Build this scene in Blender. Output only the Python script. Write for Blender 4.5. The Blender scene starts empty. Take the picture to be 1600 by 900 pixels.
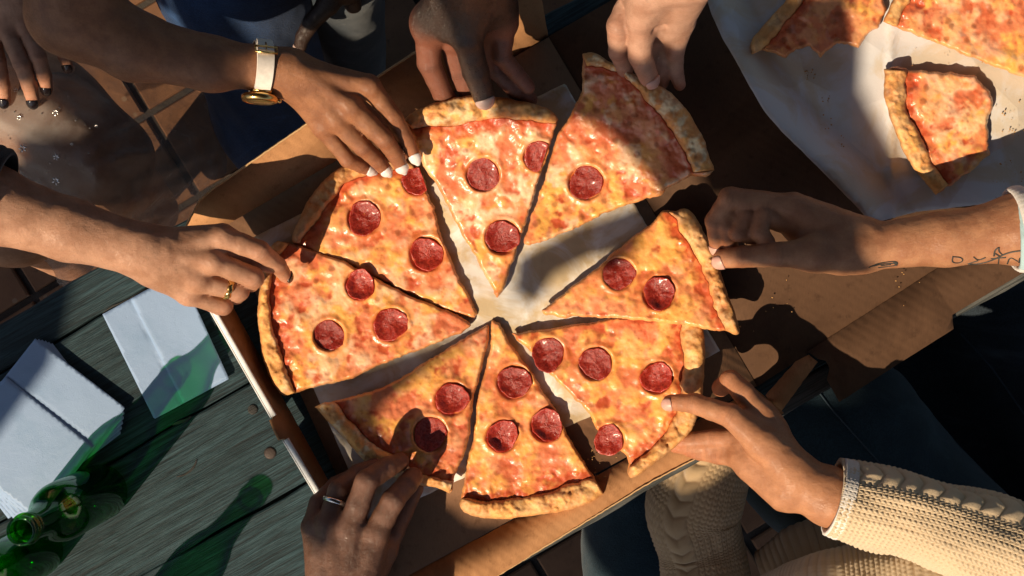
import bpy, math, random
import numpy as np
from mathutils import Vector, Matrix
from mathutils.geometry import delaunay_2d_cdt
from mathutils.bvhtree import BVHTree

R = math.radians
random.seed(7)
rng = np.random.default_rng(7)
C = bpy.context.scene.collection
scene = bpy.context.scene

# ------------------------------------------------------------------ camera, sky, sun, exposure
CAM_H = 1.4           # metres above the table top (z = 0)
PPM = 1400.0          # photo pixels per metre on the table top
cam_data = bpy.data.cameras.new("camera")
cam = bpy.data.objects.new("camera", cam_data)
C.objects.link(cam)
cam.location = (0, 0, CAM_H)
cam.rotation_euler = (0, 0, 0)
cam_data.sensor_width = 36.0
cam_data.lens = 36.0 * CAM_H / (1600.0 / PPM)
cam_data.clip_start = 0.01
cam_data.clip_end = 2000
scene.camera = cam
scene.render.resolution_x = 1024
scene.render.resolution_y = 576

SUN_EL = R(41)
TRAV = Vector((0.62, 0.785, 0)).normalized()          # the way the light travels over the table
world = bpy.data.worlds.new("World")
scene.world = world
world.use_nodes = True
wn = world.node_tree.nodes
wl = world.node_tree.links
for n in list(wn):
    wn.remove(n)
wo = wn.new("ShaderNodeOutputWorld")
wb = wn.new("ShaderNodeBackground")
wb.inputs[1].default_value = 0.06
sky = wn.new("ShaderNodeTexSky")
sky.sky_type = 'NISHITA'
sky.sun_disc = False
sky.sun_elevation = SUN_EL
sky.sun_rotation = math.atan2(-TRAV.x, -TRAV.y)
sky.air_density = 1.0
sky.dust_density = 1.0
sky.ozone_density = 1.0
wl.new(sky.outputs[0], wb.inputs[0])
wl.new(wb.outputs[0], wo.inputs[0])

sd = bpy.data.lights.new("sun", 'SUN')
sd.energy = 5.0
sd.angle = R(0.4)
sd.color = (1.0, 0.80, 0.56)
sun = bpy.data.objects.new("sun", sd)
C.objects.link(sun)
ldir = Vector((TRAV.x * math.cos(SUN_EL), TRAV.y * math.cos(SUN_EL), -math.sin(SUN_EL)))
sun.rotation_euler = ldir.to_track_quat('-Z', 'Y').to_euler()
sun.location = -ldir * 5

scene.view_settings.view_transform = 'Standard'
scene.view_settings.look = 'None'
scene.view_settings.exposure = 0.42
scene.view_settings.gamma = 1.0
scene.view_settings.use_curve_mapping = False
scene.render.engine = 'CYCLES'
scene.cycles.use_denoising = True
scene.cycles.max_bounces = 8
scene.cycles.transparent_max_bounces = 16
scene.cycles.sample_clamp_indirect = 4.0

# ------------------------------------------------------------------ helpers
def W(px, py, z=0.0):
    """the point at height z that the photograph shows at pixel px, py"""
    s = (CAM_H - z) / CAM_H / PPM
    return Vector(((px - 800) * s, (450 - py) * s, z))

def Wn(p, z):
    p = np.asarray(p, float)
    z = np.broadcast_to(np.asarray(z, float), p.shape[:1])
    s = (CAM_H - z) / CAM_H / PPM
    return np.stack([(p[:, 0] - 800) * s, (450 - p[:, 1]) * s, z], 1)

ORIG = {}
def origin(o):
    return ORIG.get(o.name, Vector((0, 0, 0)))

def thing(name, label, cat, loc=(0, 0, 0), group=None):
    o = bpy.data.objects.new(name, None)
    C.objects.link(o)
    o.empty_display_size = 0.03
    o.location = loc
    ORIG[o.name] = Vector(loc)
    o['label'] = label
    o['category'] = cat
    if group:
        o['group'] = group
    return o

def tag(o, label, cat, group=None):
    o['label'] = label
    o['category'] = cat
    if group:
        o['group'] = group
    return o

def mesh(name, verts, faces, mat, parent=None, smooth=True, attrs=None, label=None, kind=None, loc=None):
    verts = np.asarray(verts, float)
    base = origin(parent) if parent is not None else Vector((0, 0, 0))
    off = Vector(loc) if loc is not None else base.copy()
    v = verts - np.array(off)
    me = bpy.data.meshes.new(name)
    if isinstance(faces, np.ndarray):
        nf, k = faces.shape
        me.vertices.add(len(v))
        me.vertices.foreach_set("co", v.astype(np.float32).ravel())
        me.loops.add(nf * k)
        me.loops.foreach_set("vertex_index", faces.astype(np.int32).ravel())
        me.polygons.add(nf)
        me.polygons.foreach_set("loop_start", np.arange(0, nf * k, k, dtype=np.int32))
        me.update(calc_edges=True)
        me.validate()
    else:
        me.from_pydata([tuple(x) for x in v], [], [tuple(int(i) for i in f) for f in faces])
        me.update()
    if smooth:
        me.polygons.foreach_set("use_smooth", np.ones(len(me.polygons), dtype=bool))
    if attrs:
        for k, a in attrs.items():
            a = np.asarray(a, np.float32)
            if a.ndim == 1:
                at = me.attributes.new(k, 'FLOAT', 'POINT')
                at.data.foreach_set("value", a)
            else:
                at = me.color_attributes.new(k, 'FLOAT_COLOR', 'POINT')
                if a.shape[1] == 3:
                    a = np.concatenate([a, np.ones((len(a), 1), np.float32)], 1)
                at.data.foreach_set("color", a.ravel())
    if mat:
        me.materials.append(mat)
    o = bpy.data.objects.new(name, me)
    C.objects.link(o)
    o.location = off - base
    if parent is not None:
        o.parent = parent
    ORIG[o.name] = off
    if label:
        o['label'] = label
    if kind:
        o['kind'] = kind
    return o

# ---- noise (numpy)
def _hash(ix, iy, seed):
    h = (ix.astype(np.int64) * 374761393 + iy.astype(np.int64) * 668265263 + seed * 974634821) & 0x7fffffff
    h = ((h ^ (h >> 13)) * 1274126177) & 0x7fffffff
    h = h ^ (h >> 16)
    return (h & 0xffff) / 65535.0

def vnoise(p, scale, seed=0):
    x = p[:, 0] / scale + 1000
    y = p[:, 1] / scale + 1000
    ix = np.floor(x); iy = np.floor(y)
    fx = x - ix; fy = y - iy
    ux = fx * fx * fx * (fx * (fx * 6 - 15) + 10)
    uy = fy * fy * fy * (fy * (fy * 6 - 15) + 10)
    a = _hash(ix, iy, seed); b = _hash(ix + 1, iy, seed)
    c = _hash(ix, iy + 1, seed); d = _hash(ix + 1, iy + 1, seed)
    return (a * (1 - ux) + b * ux) * (1 - uy) + (c * (1 - ux) + d * ux) * uy

def fbm(p, scale, seed=0, octs=4, gain=0.5):
    t = 0; a = 1; s = 0
    for i in range(octs):
        q = p if i % 2 == 0 else np.stack([p[:, 0] * .8 - p[:, 1] * .6, p[:, 0] * .6 + p[:, 1] * .8], 1)
        t = t + a * vnoise(q, scale, seed + 17 * i)
        s += a; a *= gain; scale *= 0.5
    return t / s

def cell(p, scale, seed=0):
    x = p[:, 0] / scale + 1000
    y = p[:, 1] / scale + 1000
    ix = np.floor(x); iy = np.floor(y)
    best = np.full(len(x), 9.0)
    for dx in (-1, 0, 1):
        for dy in (-1, 0, 1):
            cx = ix + dx; cy = iy + dy
            jx = cx + _hash(cx, cy, seed); jy = cy + _hash(cx, cy, seed + 5)
            best = np.minimum(best, (x - jx) ** 2 + (y - jy) ** 2)
    return np.sqrt(best)

def sstep(a, b, x):
    t = np.clip((x - a) / (b - a), 0, 1)
    return t * t * (3 - 2 * t)

# ---- outlines
def resample(pts, step, closed=False):
    pts = np.asarray(pts, float)
    if closed:
        pts = np.concatenate([pts, pts[:1]])
    seg = np.linalg.norm(np.diff(pts, axis=0), axis=1)
    s = np.concatenate([[0], np.cumsum(seg)])
    n = max(2, int(round(s[-1] / step)))
    t = np.linspace(0, s[-1], n + 1)
    if closed:
        t = t[:-1]
    return np.stack([np.interp(t, s, pts[:, 0]), np.interp(t, s, pts[:, 1])], 1)

def smooth_line(pts, it=1):
    pts = np.asarray(pts, float)
    for _ in range(it):
        a = pts[:-1] * .75 + pts[1:] * .25
        b = pts[:-1] * .25 + pts[1:] * .75
        q = np.empty((len(a) * 2, 2))
        q[0::2] = a; q[1::2] = b
        pts = np.concatenate([pts[:1], q, pts[-1:]])
    return pts

def rough(pts, amp, scale, seed):
    pts = np.asarray(pts, float).copy()
    n = len(pts)
    t = np.roll(pts, -1, 0) - np.roll(pts, 1, 0)
    t[0] = pts[1] - pts[0]; t[-1] = pts[-1] - pts[-2]
    t /= np.linalg.norm(t, axis=1)[:, None] + 1e-9
    nn = np.stack([-t[:, 1], t[:, 0]], 1)
    d = (fbm(pts, scale, seed, 3, .6) - .5) * 2 * amp
    fade = np.minimum(np.arange(n), np.arange(n)[::-1]) / 3.0
    return pts + nn * (d * np.clip(fade, 0, 1))[:, None]

def inside(p, poly):
    x, y = p[:, 0], p[:, 1]
    r = np.zeros(len(p), bool)
    a = poly; b = np.roll(poly, -1, 0)
    for (x0, y0), (x1, y1) in zip(a, b):
        if y0 == y1:
            continue
        c = (y0 > y) != (y1 > y)
        r ^= c & (x < (x1 - x0) * (y - y0) / (y1 - y0) + x0)
    return r

def dist_line(p, line, closed=False):
    a = np.asarray(line, float)
    if closed:
        a = np.concatenate([a, a[:1]])
    d = np.full(len(p), 1e9)
    for q0, q1 in zip(a[:-1], a[1:]):
        e = q1 - q0
        t = np.clip(((p - q0) @ e) / (e @ e + 1e-12), 0, 1)
        v = p - q0 - t[:, None] * e
        d = np.minimum(d, v[:, 0] ** 2 + v[:, 1] ** 2)
    return np.sqrt(d)

def fill(poly, step, jitter=.25):
    """triangulate an outline with inner points; returns pts, tris, number of outline points"""
    poly = np.asarray(poly, float)
    lo = poly.min(0); hi = poly.max(0)
    xs = np.arange(lo[0] + step / 2, hi[0], step); ys = np.arange(lo[1] + step / 2, hi[1], step * .87)
    g = np.stack(np.meshgrid(xs, ys), -1)
    g[1::2, :, 0] += step / 2
    g = g.reshape(-1, 2)
    g = g + (np.stack([_hash(g[:, 0] * 7, g[:, 1] * 13, 3), _hash(g[:, 0] * 11, g[:, 1] * 5, 9)], 1) - .5) * step * jitter
    g = g[inside(g, poly)]
    if len(g):
        g = g[dist_line(g, poly[::1], True) > step * .55]
    n = len(poly)
    vs = [Vector((float(x), float(y))) for x, y in np.concatenate([poly, g])]
    ed = [(i, (i + 1) % n) for i in range(n)]
    v, e, f, ov, oe, of = delaunay_2d_cdt(vs, ed, [], 1, 1e-5)
    pts = np.array([(q.x, q.y) for q in v])
    tris = np.array([t for t in f if len(t) == 3], int)
    a = pts[tris[:, 0]]; b = pts[tris[:, 1]]; c = pts[tris[:, 2]]
    ar = (b[:, 0] - a[:, 0]) * (c[:, 1] - a[:, 1]) - (b[:, 1] - a[:, 1]) * (c[:, 0] - a[:, 0])
    fl = ar > 0                     # pixel y points down: flip so that normals look up
    tris[fl] = tris[fl][:, ::-1]
    return pts, tris

def boundary(tris):
    e = {}
    for t in tris:
        for i in range(3):
            a, b = int(t[i]), int(t[(i + 1) % 3])
            if (b, a) in e:
                del e[(b, a)]
            else:
                e[(a, b)] = 1
    return list(e)

def sheet(name, poly, zf, step, mat, parent=None, thick=0.0006, attrs=None, label=None, smooth=True, edge_step=None, rag=0, seed=0, kind=None):
    """a sheet with real thickness whose height over the table is zf(pixel points)"""
    poly = resample(poly, edge_step or step, True)
    if rag:
        poly = rough(poly, rag, 9, seed)
    p, t = fill(poly, step)
    z = zf(p) if callable(zf) else np.full(len(p), float(zf))
    up = Wn(p, z)
    dn = Wn(p, z); dn[:, 2] -= thick
    n = len(p)
    be = boundary(t)
    side = []
    for a, b in be:
        side += [(b, a, a + n), (b, a + n, b + n)]
    F = np.concatenate([t, t[:, ::-1] + n, np.array(side, int)])
    at = None
    if attrs:
        at = {k: np.concatenate([f(p)] * 2) for k, f in attrs.items()}
    return mesh(name, np.concatenate([up, dn]), F, mat, parent, smooth, at, label, kind)

def panel(name, pts, mat, parent=None, thick=0.003, label=None, rag=0, seed=0, n_step=6):
    """a flat board through pixel points that each carry their own height"""
    pts = np.asarray(pts, float)
    P2 = pts[:, :2]
    A = np.concatenate([P2, np.ones((len(P2), 1))], 1)
    co = np.linalg.lstsq(A, pts[:, 2], rcond=None)[0]
    poly = resample_corners(P2, n_step) if n_step else P2
    if rag:
        poly = rough(poly, rag, 7, seed)
    p, t = fill(poly, 400)
    z = np.concatenate([p, np.ones((len(p), 1))], 1) @ co
    up = Wn(p, z)
    # normal
    k = np.cross(up[t[0, 1]] - up[t[0, 0]], up[t[0, 2]] - up[t[0, 0]])
    k /= np.linalg.norm(k)
    dn = up - k * thick
    n = len(p)
    side = []
    for a, b in boundary(t):
        side += [(b, a, a + n), (b, a + n, b + n)]
    F = np.concatenate([t, t[:, ::-1] + n, np.array(side, int)])
    return mesh(name, np.concatenate([up, dn]), F, mat, parent, False, None, label)

def resample_corners(P, step):
    out = []
    n = len(P)
    for i in range(n):
        a, b = P[i], P[(i + 1) % n]
        k = max(1, int(np.linalg.norm(b - a) / step))
        for j in range(k):
            out.append(a + (b - a) * j / k)
    return np.array(out)

def box(c, u, v, w, hu, hv, hw):
    c = np.array(c); u = np.array(u) * hu; v = np.array(v) * hv; w = np.array(w) * hw
    V = [c + a * u + b * v + d * w for d in (-1, 1) for b in (-1, 1) for a in (-1, 1)]
    F = [(0, 2, 3, 1), (4, 5, 7, 6), (0, 1, 5, 4), (2, 6, 7, 3), (0, 4, 6, 2), (1, 3, 7, 5)]
    return V, F

def lathe(prof, c, axis=(0, 0, 1), n=40, close=False):
    """prof: list of (radius, height)"""
    ax = Vector(axis).normalized()
    e1 = ax.orthogonal().normalized(); e2 = ax.cross(e1)
    V = []; F = []
    m = len(prof)
    for r, h in prof:
        for i in range(n):
            a = 2 * math.pi * i / n
            V.append(tuple(Vector(c) + ax * h + (e1 * math.cos(a) + e2 * math.sin(a)) * r))
    for j in range(m - 1):
        for i in range(n):
            k = (i + 1) % n
            F.append((j * n + i, j * n + k, (j + 1) * n + k, (j + 1) * n + i))
    return V, F

def tube(path, rad, n=8):
    P = [Vector(p) for p in path]
    V = []; F = []
    m = len(P)
    if not hasattr(rad, '__len__'):
        rad = [rad] * m
    nrm = None
    for i in range(m):
        d = (P[min(i + 1, m - 1)] - P[max(i - 1, 0)]).normalized()
        if nrm is None:
            nrm = d.orthogonal().normalized()
        nrm = (nrm - d * nrm.dot(d)).normalized()
        b = d.cross(nrm)
        for k in range(n):
            a = 2 * math.pi * k / n
            V.append(tuple(P[i] + (nrm * math.cos(a) + b * math.sin(a)) * rad[i]))
    for i in range(m - 1):
        for k in range(n):
            q = (k + 1) % n
            F.append((i * n + k, i * n + q, (i + 1) * n + q, (i + 1) * n + k))
    F.append(tuple(range(n))[::-1])
    F.append(tuple((m - 1) * n + k for k in range(n)))
    return V, F

def merge(*vf):
    V = []; F = []
    for v, f in vf:
        o = len(V)
        V += [tuple(x) for x in v]
        F += [tuple(i + o for i in g) for g in f]
    return V, F
# ------------------------------------------------------------------ materials
class Mat:
    def __init__(s, name):
        s.m = bpy.data.materials.new(name)
        s.m.use_nodes = True
        s.t = s.m.node_tree
        for n in list(s.t.nodes):
            s.t.nodes.remove(n)
        s.out = s.t.nodes.new("ShaderNodeOutputMaterial")
        s.coord = None
    def put(s, sock, v):
        if v is None:
            return
        if hasattr(v, 'is_output'):
            s.t.links.new(v, sock)
        elif isinstance(v, (tuple, list)) and len(v) == 3 and sock.type == 'RGBA':
            sock.default_value = (*v, 1)
        else:
            sock.default_value = v
    def node(s, typ, ins=None, **props):
        n = s.t.nodes.new(typ)
        for k, v in props.items():
            setattr(n, k, v)
        for k, v in (ins or {}).items():
            s.put(n.inputs[k], v)
        return n
    def obj(s):
        """object coordinates, shifted per object so that alike things do not share one pattern"""
        if s.coord is None:
            tc = s.node("ShaderNodeTexCoord")
            oi = s.node("ShaderNodeObjectInfo")
            mul = s.node("ShaderNodeMath", {0: oi.outputs['Random'], 1: 37.0}, operation='MULTIPLY')
            ad = s.node("ShaderNodeVectorMath", {0: tc.outputs['Object'], 1: mul.outputs[0]}, operation='ADD')
            s.coord = ad.outputs[0]
        return s.coord
    def scaled(s, sc, rot=0.0, base=None):
        m = s.node("ShaderNodeMapping", {'Vector': base or s.obj(), 'Scale': sc, 'Rotation': (0, 0, rot)})
        return m.outputs[0]
    def noise(s, scale, detail=4, rough=.55, vec=None, dist=0.0):
        n = s.node("ShaderNodeTexNoise", {'Vector': vec or s.obj(), 'Scale': scale, 'Detail': detail, 'Roughness': rough, 'Distortion': dist})
        return n.outputs[0]
    def vor(s, scale, vec=None, feature='F1'):
        n = s.node("ShaderNodeTexVoronoi", {'Vector': vec or s.obj(), 'Scale': scale}, feature=feature)
        return n.outputs['Distance']
    def ramp(s, fac, stops):
        n = s.node("ShaderNodeValToRGB", {'Fac': fac})
        cr = n.color_ramp
        while len(cr.elements) < len(stops):
            cr.elements.new(.5)
        for e, (p, c) in zip(cr.elements, stops):
            e.position = p
            e.color = (*c, 1) if isinstance(c, (tuple, list)) else (c, c, c, 1)
        return n.outputs[0]
    def mix(s, fac, a, b, mode='MIX'):
        n = s.node("ShaderNodeMix", data_type='RGBA', blend_type=mode)
        s.put(n.inputs[0], fac); s.put(n.inputs[6], a); s.put(n.inputs[7], b)
        return n.outputs[2]
    def math(s, op, a, b=0.0, clamp=False):
        n = s.node("ShaderNodeMath", {0: a, 1: b}, operation=op, use_clamp=clamp)
        return n.outputs[0]
    def attr(s, name, what='Color'):
        return s.node("ShaderNodeAttribute", attribute_name=name).outputs[what]
    def bump(s, h, strength=.3, dist=.001, normal=None):
        n = s.node("ShaderNodeBump", {'Height': h, 'Strength': strength, 'Distance': dist, 'Normal': normal})
        return n.outputs[0]
    def pbr(s, col, rough=.6, normal=None, spec=.5, **kw):
        n = s.node("ShaderNodeBsdfPrincipled", {'Base Color': col, 'Roughness': rough, 'Normal': normal, 'Specular IOR Level': spec})
        for k, v in kw.items():
            s.put(n.inputs[k.replace('_', ' ')], v)
        s.t.links.new(n.outputs[0], s.out.inputs[0])
        s.bsdf = n
        return s.m

def m_skin(name, base, dark, palm, rough=.43):
    m = Mat(name)
    n1 = m.noise(55, 4)
    n2 = m.noise(420, 3)
    c = m.mix(m.ramp(n1, [(.38, 0), (.62, 1)]), base, dark)
    c = m.mix(m.attr('red', 'Fac'), c, tuple(min(1, x * k) for x, k in zip(base, (1.15, .70, .60))))
    c = m.mix(m.attr('palm', 'Fac'), c, palm)
    c = m.mix(m.math('MULTIPLY', m.attr('crease', 'Fac'), .35), c, tuple(x * .35 for x in dark))
    c = m.mix(m.math('MULTIPLY', m.ramp(n2, [(.5, 0), (.75, 1)]), .25), c, tuple(x * .6 for x in dark))
    w = m.vor(900, feature='DISTANCE_TO_EDGE')
    w2 = m.noise(260, 3, .6, m.scaled((1, 2.2, 1), .6))
    h = m.math('ADD', m.math('MULTIPLY', m.ramp(w, [(0, 0), (.12, 1)]), .45), m.math('ADD', w2, m.math('MULTIPLY', m.noise(75, 3, .5, m.scaled((1.4, .6, 1), .9)), 2.2)))
    bp = m.bump(h, .6, .0007)
    r = m.ramp(n2, [(.3, rough - .07), (.7, rough + .1)])
    return m.pbr(c, r, bp, .5, Subsurface_Weight=.06, Subsurface_Radius=(.004, .0015, .0008), Subsurface_Scale=1.0)

M = {}
M['skin_watch'] = m_skin('skin brown', (.31, .132, .060), (.22, .088, .040), (.45, .22, .13))
M['skin_nails'] = m_skin('skin tan', (.47, .25, .155), (.36, .175, .10), (.52, .29, .19))
M['skin_deep'] = m_skin('skin deep brown', (.036, .021, .016), (.021, .0125, .010), (.22, .08, .048), .32)
M['skin_light'] = m_skin('skin light', (.46, .265, .185), (.36, .19, .125), (.48, .27, .19))
M['skin_tattoo'] = m_skin('skin olive', (.40, .19, .095), (.31, .13, .062), (.45, .22, .13))
M['skin_sweater'] = m_skin('skin amber', (.44, .20, .098), (.34, .145, .068), (.50, .26, .155))
M['skin_ring'] = m_skin('skin warm brown', (.17, .082, .052), (.11, .052, .033), (.36, .18, .11), .36)

def m_plain(name, col, rough=.4, spec=.5, metal=0.0, bump=None, coat=0.0):
    m = Mat(name)
    nz = m.noise(180, 4)
    c = m.mix(m.ramp(nz, [(.3, 0), (.7, 1)]), tuple(x * .82 for x in col), col)
    bp = m.bump(m.noise(bump[0], 4), bump[1], bump[2]) if bump else None
    return m.pbr(c, rough, bp, spec, Metallic=metal, Coat_Weight=coat)

M['nail_white'] = m_plain('white nail varnish', (.80, .76, .74), .18, .6)
M['nail_black'] = m_plain('black nail varnish', (.012, .008, .009), .15, .6)
M['nail_bare'] = m_plain('bare nail', (.58, .33, .27), .3, .5)
M['nail_grey'] = m_plain('bare pale nail', (.50, .36, .32), .25, .55)
M['gold'] = m_plain('gold', (.78, .50, .18), .25, .5, 1.0)
M['silver'] = m_plain('silver', (.75, .74, .72), .2, .5, 1.0)
M['strap'] = m_plain('white leather', (.78, .72, .66), .5, .4, bump=(900, .3, .0004))
M['dial'] = m_plain('watch dial', (.30, .20, .07), .15, .6, .6, coat=.6)
M['ink'] = m_plain('tattoo ink', (.045, .045, .042), .5, .3)
M['screw'] = m_plain('rusty screw', (.05, .035, .03), .6, .4, .3, bump=(600, .5, .0005))

# --- cardboard
def m_card(name, col, flute=.15):
    m = Mat(name)
    n1 = m.noise(16, 5, .6)
    n2 = m.noise(700, 3, .6, m.scaled((1, .25, 1), .5))
    n3 = m.noise(90, 4, .65)
    c = m.mix(m.ramp(n1, [(.3, 0), (.75, 1)]), tuple(x * .84 for x in col), tuple(min(1, x * 1.08) for x in col))
    c = m.mix(m.ramp(n2, [(.40, .0), (.75, .35)]), c, tuple(x * .55 for x in col))
    c = m.mix(m.ramp(n3, [(.58, 0), (.72, .5)]), c, (col[0] * .35, col[1] * .30, col[2] * .25))     # grease spots
    wv = m.node("ShaderNodeTexWave", {'Vector': m.scaled((1, 1, 1), R(29)), 'Scale': 34.0, 'Distortion': .3, 'Detail': 1.0}, bands_direction='Y').outputs[1]
    c = m.mix(m.ramp(m.noise(7, 5, .6, dist=.8), [(.52, 0), (.60, .45)]), c, (col[0] * .5, col[1] * .45, col[2] * .4))   # spreading grease
    h = m.math('ADD', m.math('MULTIPLY', wv, flute * 2.2), m.math('ADD', m.math('MULTIPLY', n2, .3), m.math('MULTIPLY', n1, 1.2)))
    return m.pbr(c, .8, m.bump(h, .35, .0012), .25)
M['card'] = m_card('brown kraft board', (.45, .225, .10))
M['card_shaded'] = m_card('shaded kraft board', (.092, .047, .025))  # kraft brown darkened: the lid's shade is put into its colour
M['card_mid'] = m_card('mid kraft board', (.20, .103, .055))  # a darker brown for the tray floor
M['card_white'] = m_card('white lined board', (.74, .76, .78), .05)

# --- paper
def m_paper(name, col, grease, amount, fine=.25, crease=1.0):
    m = Mat(name)
    n1 = m.noise(14, 5, .6, dist=.8)
    n2 = m.noise(60, 5, .6, dist=.4)
    n3 = m.noise(1400, 2)
    c = m.mix(m.ramp(n1, [(.50 - amount * .06, 0), (.60 - amount * .04, 1)]), col, grease)
    sp = m.ramp(n2, [(.70, 0), (.735, 1)])
    c = m.mix(m.math('MULTIPLY', sp, amount), c, tuple(x * .45 for x in grease))
    c = m.mix(m.math('MULTIPLY', n3, .18), c, tuple(x * .7 for x in col))
    r = m.ramp(n1, [(.4, .55), (.65, .3)])
    facet = m.vor(16, m.node('ShaderNodeVectorMath', {0: m.obj(), 1: m.node('ShaderNodeTexNoise', {'Vector': m.obj(), 'Scale': 12.0}).outputs[1]}, operation='ADD').outputs[0] if False else None)
    h = m.math('ADD', m.math('MULTIPLY', facet, 14.0 * crease), m.math('ADD', m.math('MULTIPLY', n2, .7), m.math('MULTIPLY', n3, fine)))
    return m.pbr(c, r, m.bump(h, .5, .0012), .35)
M['liner'] = m_paper('waxed liner paper', (.70, .68, .65), (.54, .41, .24), .9)
M['wrap'] = m_paper('butcher paper', (.60, .60, .62), (.56, .48, .38), .6)
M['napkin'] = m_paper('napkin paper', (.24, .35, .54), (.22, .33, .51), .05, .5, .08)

# --- weathered table wood
def m_wood(name, a, b, crack):
    m = Mat(name)
    g = m.scaled((5, 62, 62))
    n1 = m.noise(3.2, 7, .65, g, .6)
    g2 = m.scaled((5, 260, 200))
    n2 = m.noise(2.6, 5, .6, g2, .3)
    n3 = m.noise(5, 4)
    c = m.ramp(n1, [(.28, crack), (.42, a), (.62, b), (.8, tuple(min(1, x * 1.25) for x in b))])
    c = m.mix(m.ramp(n2, [(.34, .75), (.56, 0)]), c, crack)
    c = m.mix(m.ramp(n3, [(.4, 0), (.75, .5)]), c, tuple(x * .55 for x in a))
    h = m.math('ADD', m.math('MULTIPLY', n1, .8), m.math('MULTIPLY', n2, .9))
    return m.pbr(c, .68, m.bump(h, .8, .0025), .35)
M['wood'] = m_wood('weathered grey wood', (.010, .030, .038), (.032, .072, .088), (.002, .004, .005))
M['wood_dark'] = m_wood('dark grey wood', (.06, .065, .062), (.13, .13, .12), (.012, .013, .013))
M['knot'] = m_wood('wood knot', (.03, .028, .026), (.06, .055, .05), (.008, .008, .008))

# --- floor
m = Mat('terracotta tile')
n1 = m.noise(14, 5, .6); n2 = m.noise(120, 4); v = m.vor(26)
c = m.mix(m.ramp(n1, [(.3, 0), (.7, 1)]), (.12, .055, .026), (.19, .092, .044))
c = m.mix(m.ramp(n2, [(.62, 0), (.72, .6)]), c, (.05, .026, .016))
c = m.mix(m.ramp(v, [(.0, .9), (.10, .9), (.14, 0)]), c, (.20, .13, .08))
M['tile'] = m.pbr(c, .75, m.bump(n1, .5, .004), .3)
m = Mat('dark grout')
M['grout'] = m.pbr(m.mix(m.noise(60, 4), (.02, .016, .013), (.05, .04, .032)), .9, m.bump(m.noise(200), .6, .003))

# --- cloth
def m_cloth(name, col, dark, sc=900, fade=None, rough=.85):
    m = Mat(name)
    n1 = m.noise(12, 5, .6)
    wv = m.noise(sc, 2, .5, m.scaled((1, .3, 1), .5))
    wv2 = m.noise(sc, 2, .5, m.scaled((.3, 1, 1), .5))
    wsum = m.math('ADD', wv, wv2)
    c = m.mix(m.ramp(n1, [(.35, 0), (.7, 1)]), dark, col)
    c = m.mix(m.ramp(m.math('MULTIPLY', wsum, .5), [(.42, .55), (.6, 0)]), c, tuple(x * .4 for x in dark))
    if fade:
        n4 = m.noise(4, 5, .6, m.scaled((1, 3, 1), 1.1), 1.2)
        c = m.mix(m.ramp(n4, [(.55, 0), (.72, .8)]), c, fade)
    return m.pbr(c, rough, m.bump(wsum, .6, .0012), .2, Sheen_Weight=.12)
M['denim'] = m_cloth('blue denim', (.022, .062, .17), (.012, .032, .085), fade=(.03, .085, .22))
M['navy'] = m_cloth('navy cloth', (.022, .050, .072), (.012, .030, .045), fade=(.036, .066, .086))
M['black'] = m_cloth('black cloth', (.030, .044, .060), (.016, .024, .034), fade=(.055, .075, .095))
M['teal'] = m_cloth('pale teal cotton', (.36, .54, .58), (.28, .46, .50))

def m_knit(name, col, dark):
    m = Mat(name)
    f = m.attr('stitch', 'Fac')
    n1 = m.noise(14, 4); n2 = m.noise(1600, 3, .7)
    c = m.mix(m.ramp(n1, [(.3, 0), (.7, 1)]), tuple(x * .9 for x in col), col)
    c = m.mix(m.ramp(f, [(.0, .85), (.5, 0)]), c, dark)                   # shade between the loops is put into the yarn colour
    return m.pbr(c, .9, m.bump(n2, .8, .0012), .15, Sheen_Weight=.3)
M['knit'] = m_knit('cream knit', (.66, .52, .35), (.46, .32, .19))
M['knit_white'] = m_knit('off white knit', (.78, .74, .70), (.62, .55, .48))
M['knit_dark'] = m_knit('black knit', (.012, .014, .018), (.006, .007, .009))
M['teal_knit'] = m_knit('pale teal knit', (.40, .58, .62), (.28, .44, .48))
M['knit_shaded'] = m_knit('shaded cream knit', (.46, .32, .18), (.30, .19, .10))  # darker copy of the cream yarn, shade of the hanging sleeve and hem included

# --- sheer dress
m = Mat('sheer tulle')
n1 = m.noise(11, 5, .6, dist=1.0); n2 = m.noise(1500, 2)
d = m.node("ShaderNodeBsdfPrincipled", {'Base Color': m.mix(m.ramp(n1, [(.35, 0), (.7, 1)]), (.22, .16, .13), (.40, .37, .34)), 'Roughness': .45, 'Sheen Weight': .4,
                                        'Normal': m.bump(n2, .5, .0008)})
tr = m.node("ShaderNodeBsdfTransparent", {'Color': (.95, .93, .92)})
mx = m.node("ShaderNodeMixShader")
m.put(mx.inputs[0], m.ramp(n1, [(.3, .15), (.75, .48)])); m.t.links.new(tr.outputs[0], mx.inputs[1]); m.t.links.new(d.outputs[0], mx.inputs[2])
m.t.links.new(mx.outputs[0], m.out.inputs[0])
M['tulle'] = m.m
M['sequin'] = m_plain('silver sequin', (.80, .78, .74), .22, .6, .9)

# --- glass
m = Mat('green bottle glass')
lw = m.node("ShaderNodeLayerWeight", {'Blend': .5})
fac = lw.outputs['Facing']
refl = m.math('ADD', .05, m.math('MULTIPLY', m.math('POWER', fac, 5.0), .6))
gl = m.node("ShaderNodeBsdfGlossy", {'Color': (.80, 1, .85), 'Roughness': .03})
tn = m.mix(m.ramp(fac, [(.35, 0), (.95, 1)]), (.19, .74, .11), (.03, .34, .03))
tr = m.node("ShaderNodeBsdfTransparent", {'Color': tn})
mx = m.node("ShaderNodeMixShader")
m.put(mx.inputs[0], refl); m.t.links.new(tr.outputs[0], mx.inputs[1]); m.t.links.new(gl.outputs[0], mx.inputs[2])
m.t.links.new(mx.outputs[0], m.out.inputs[0])
M['glass'] = m.m

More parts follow.
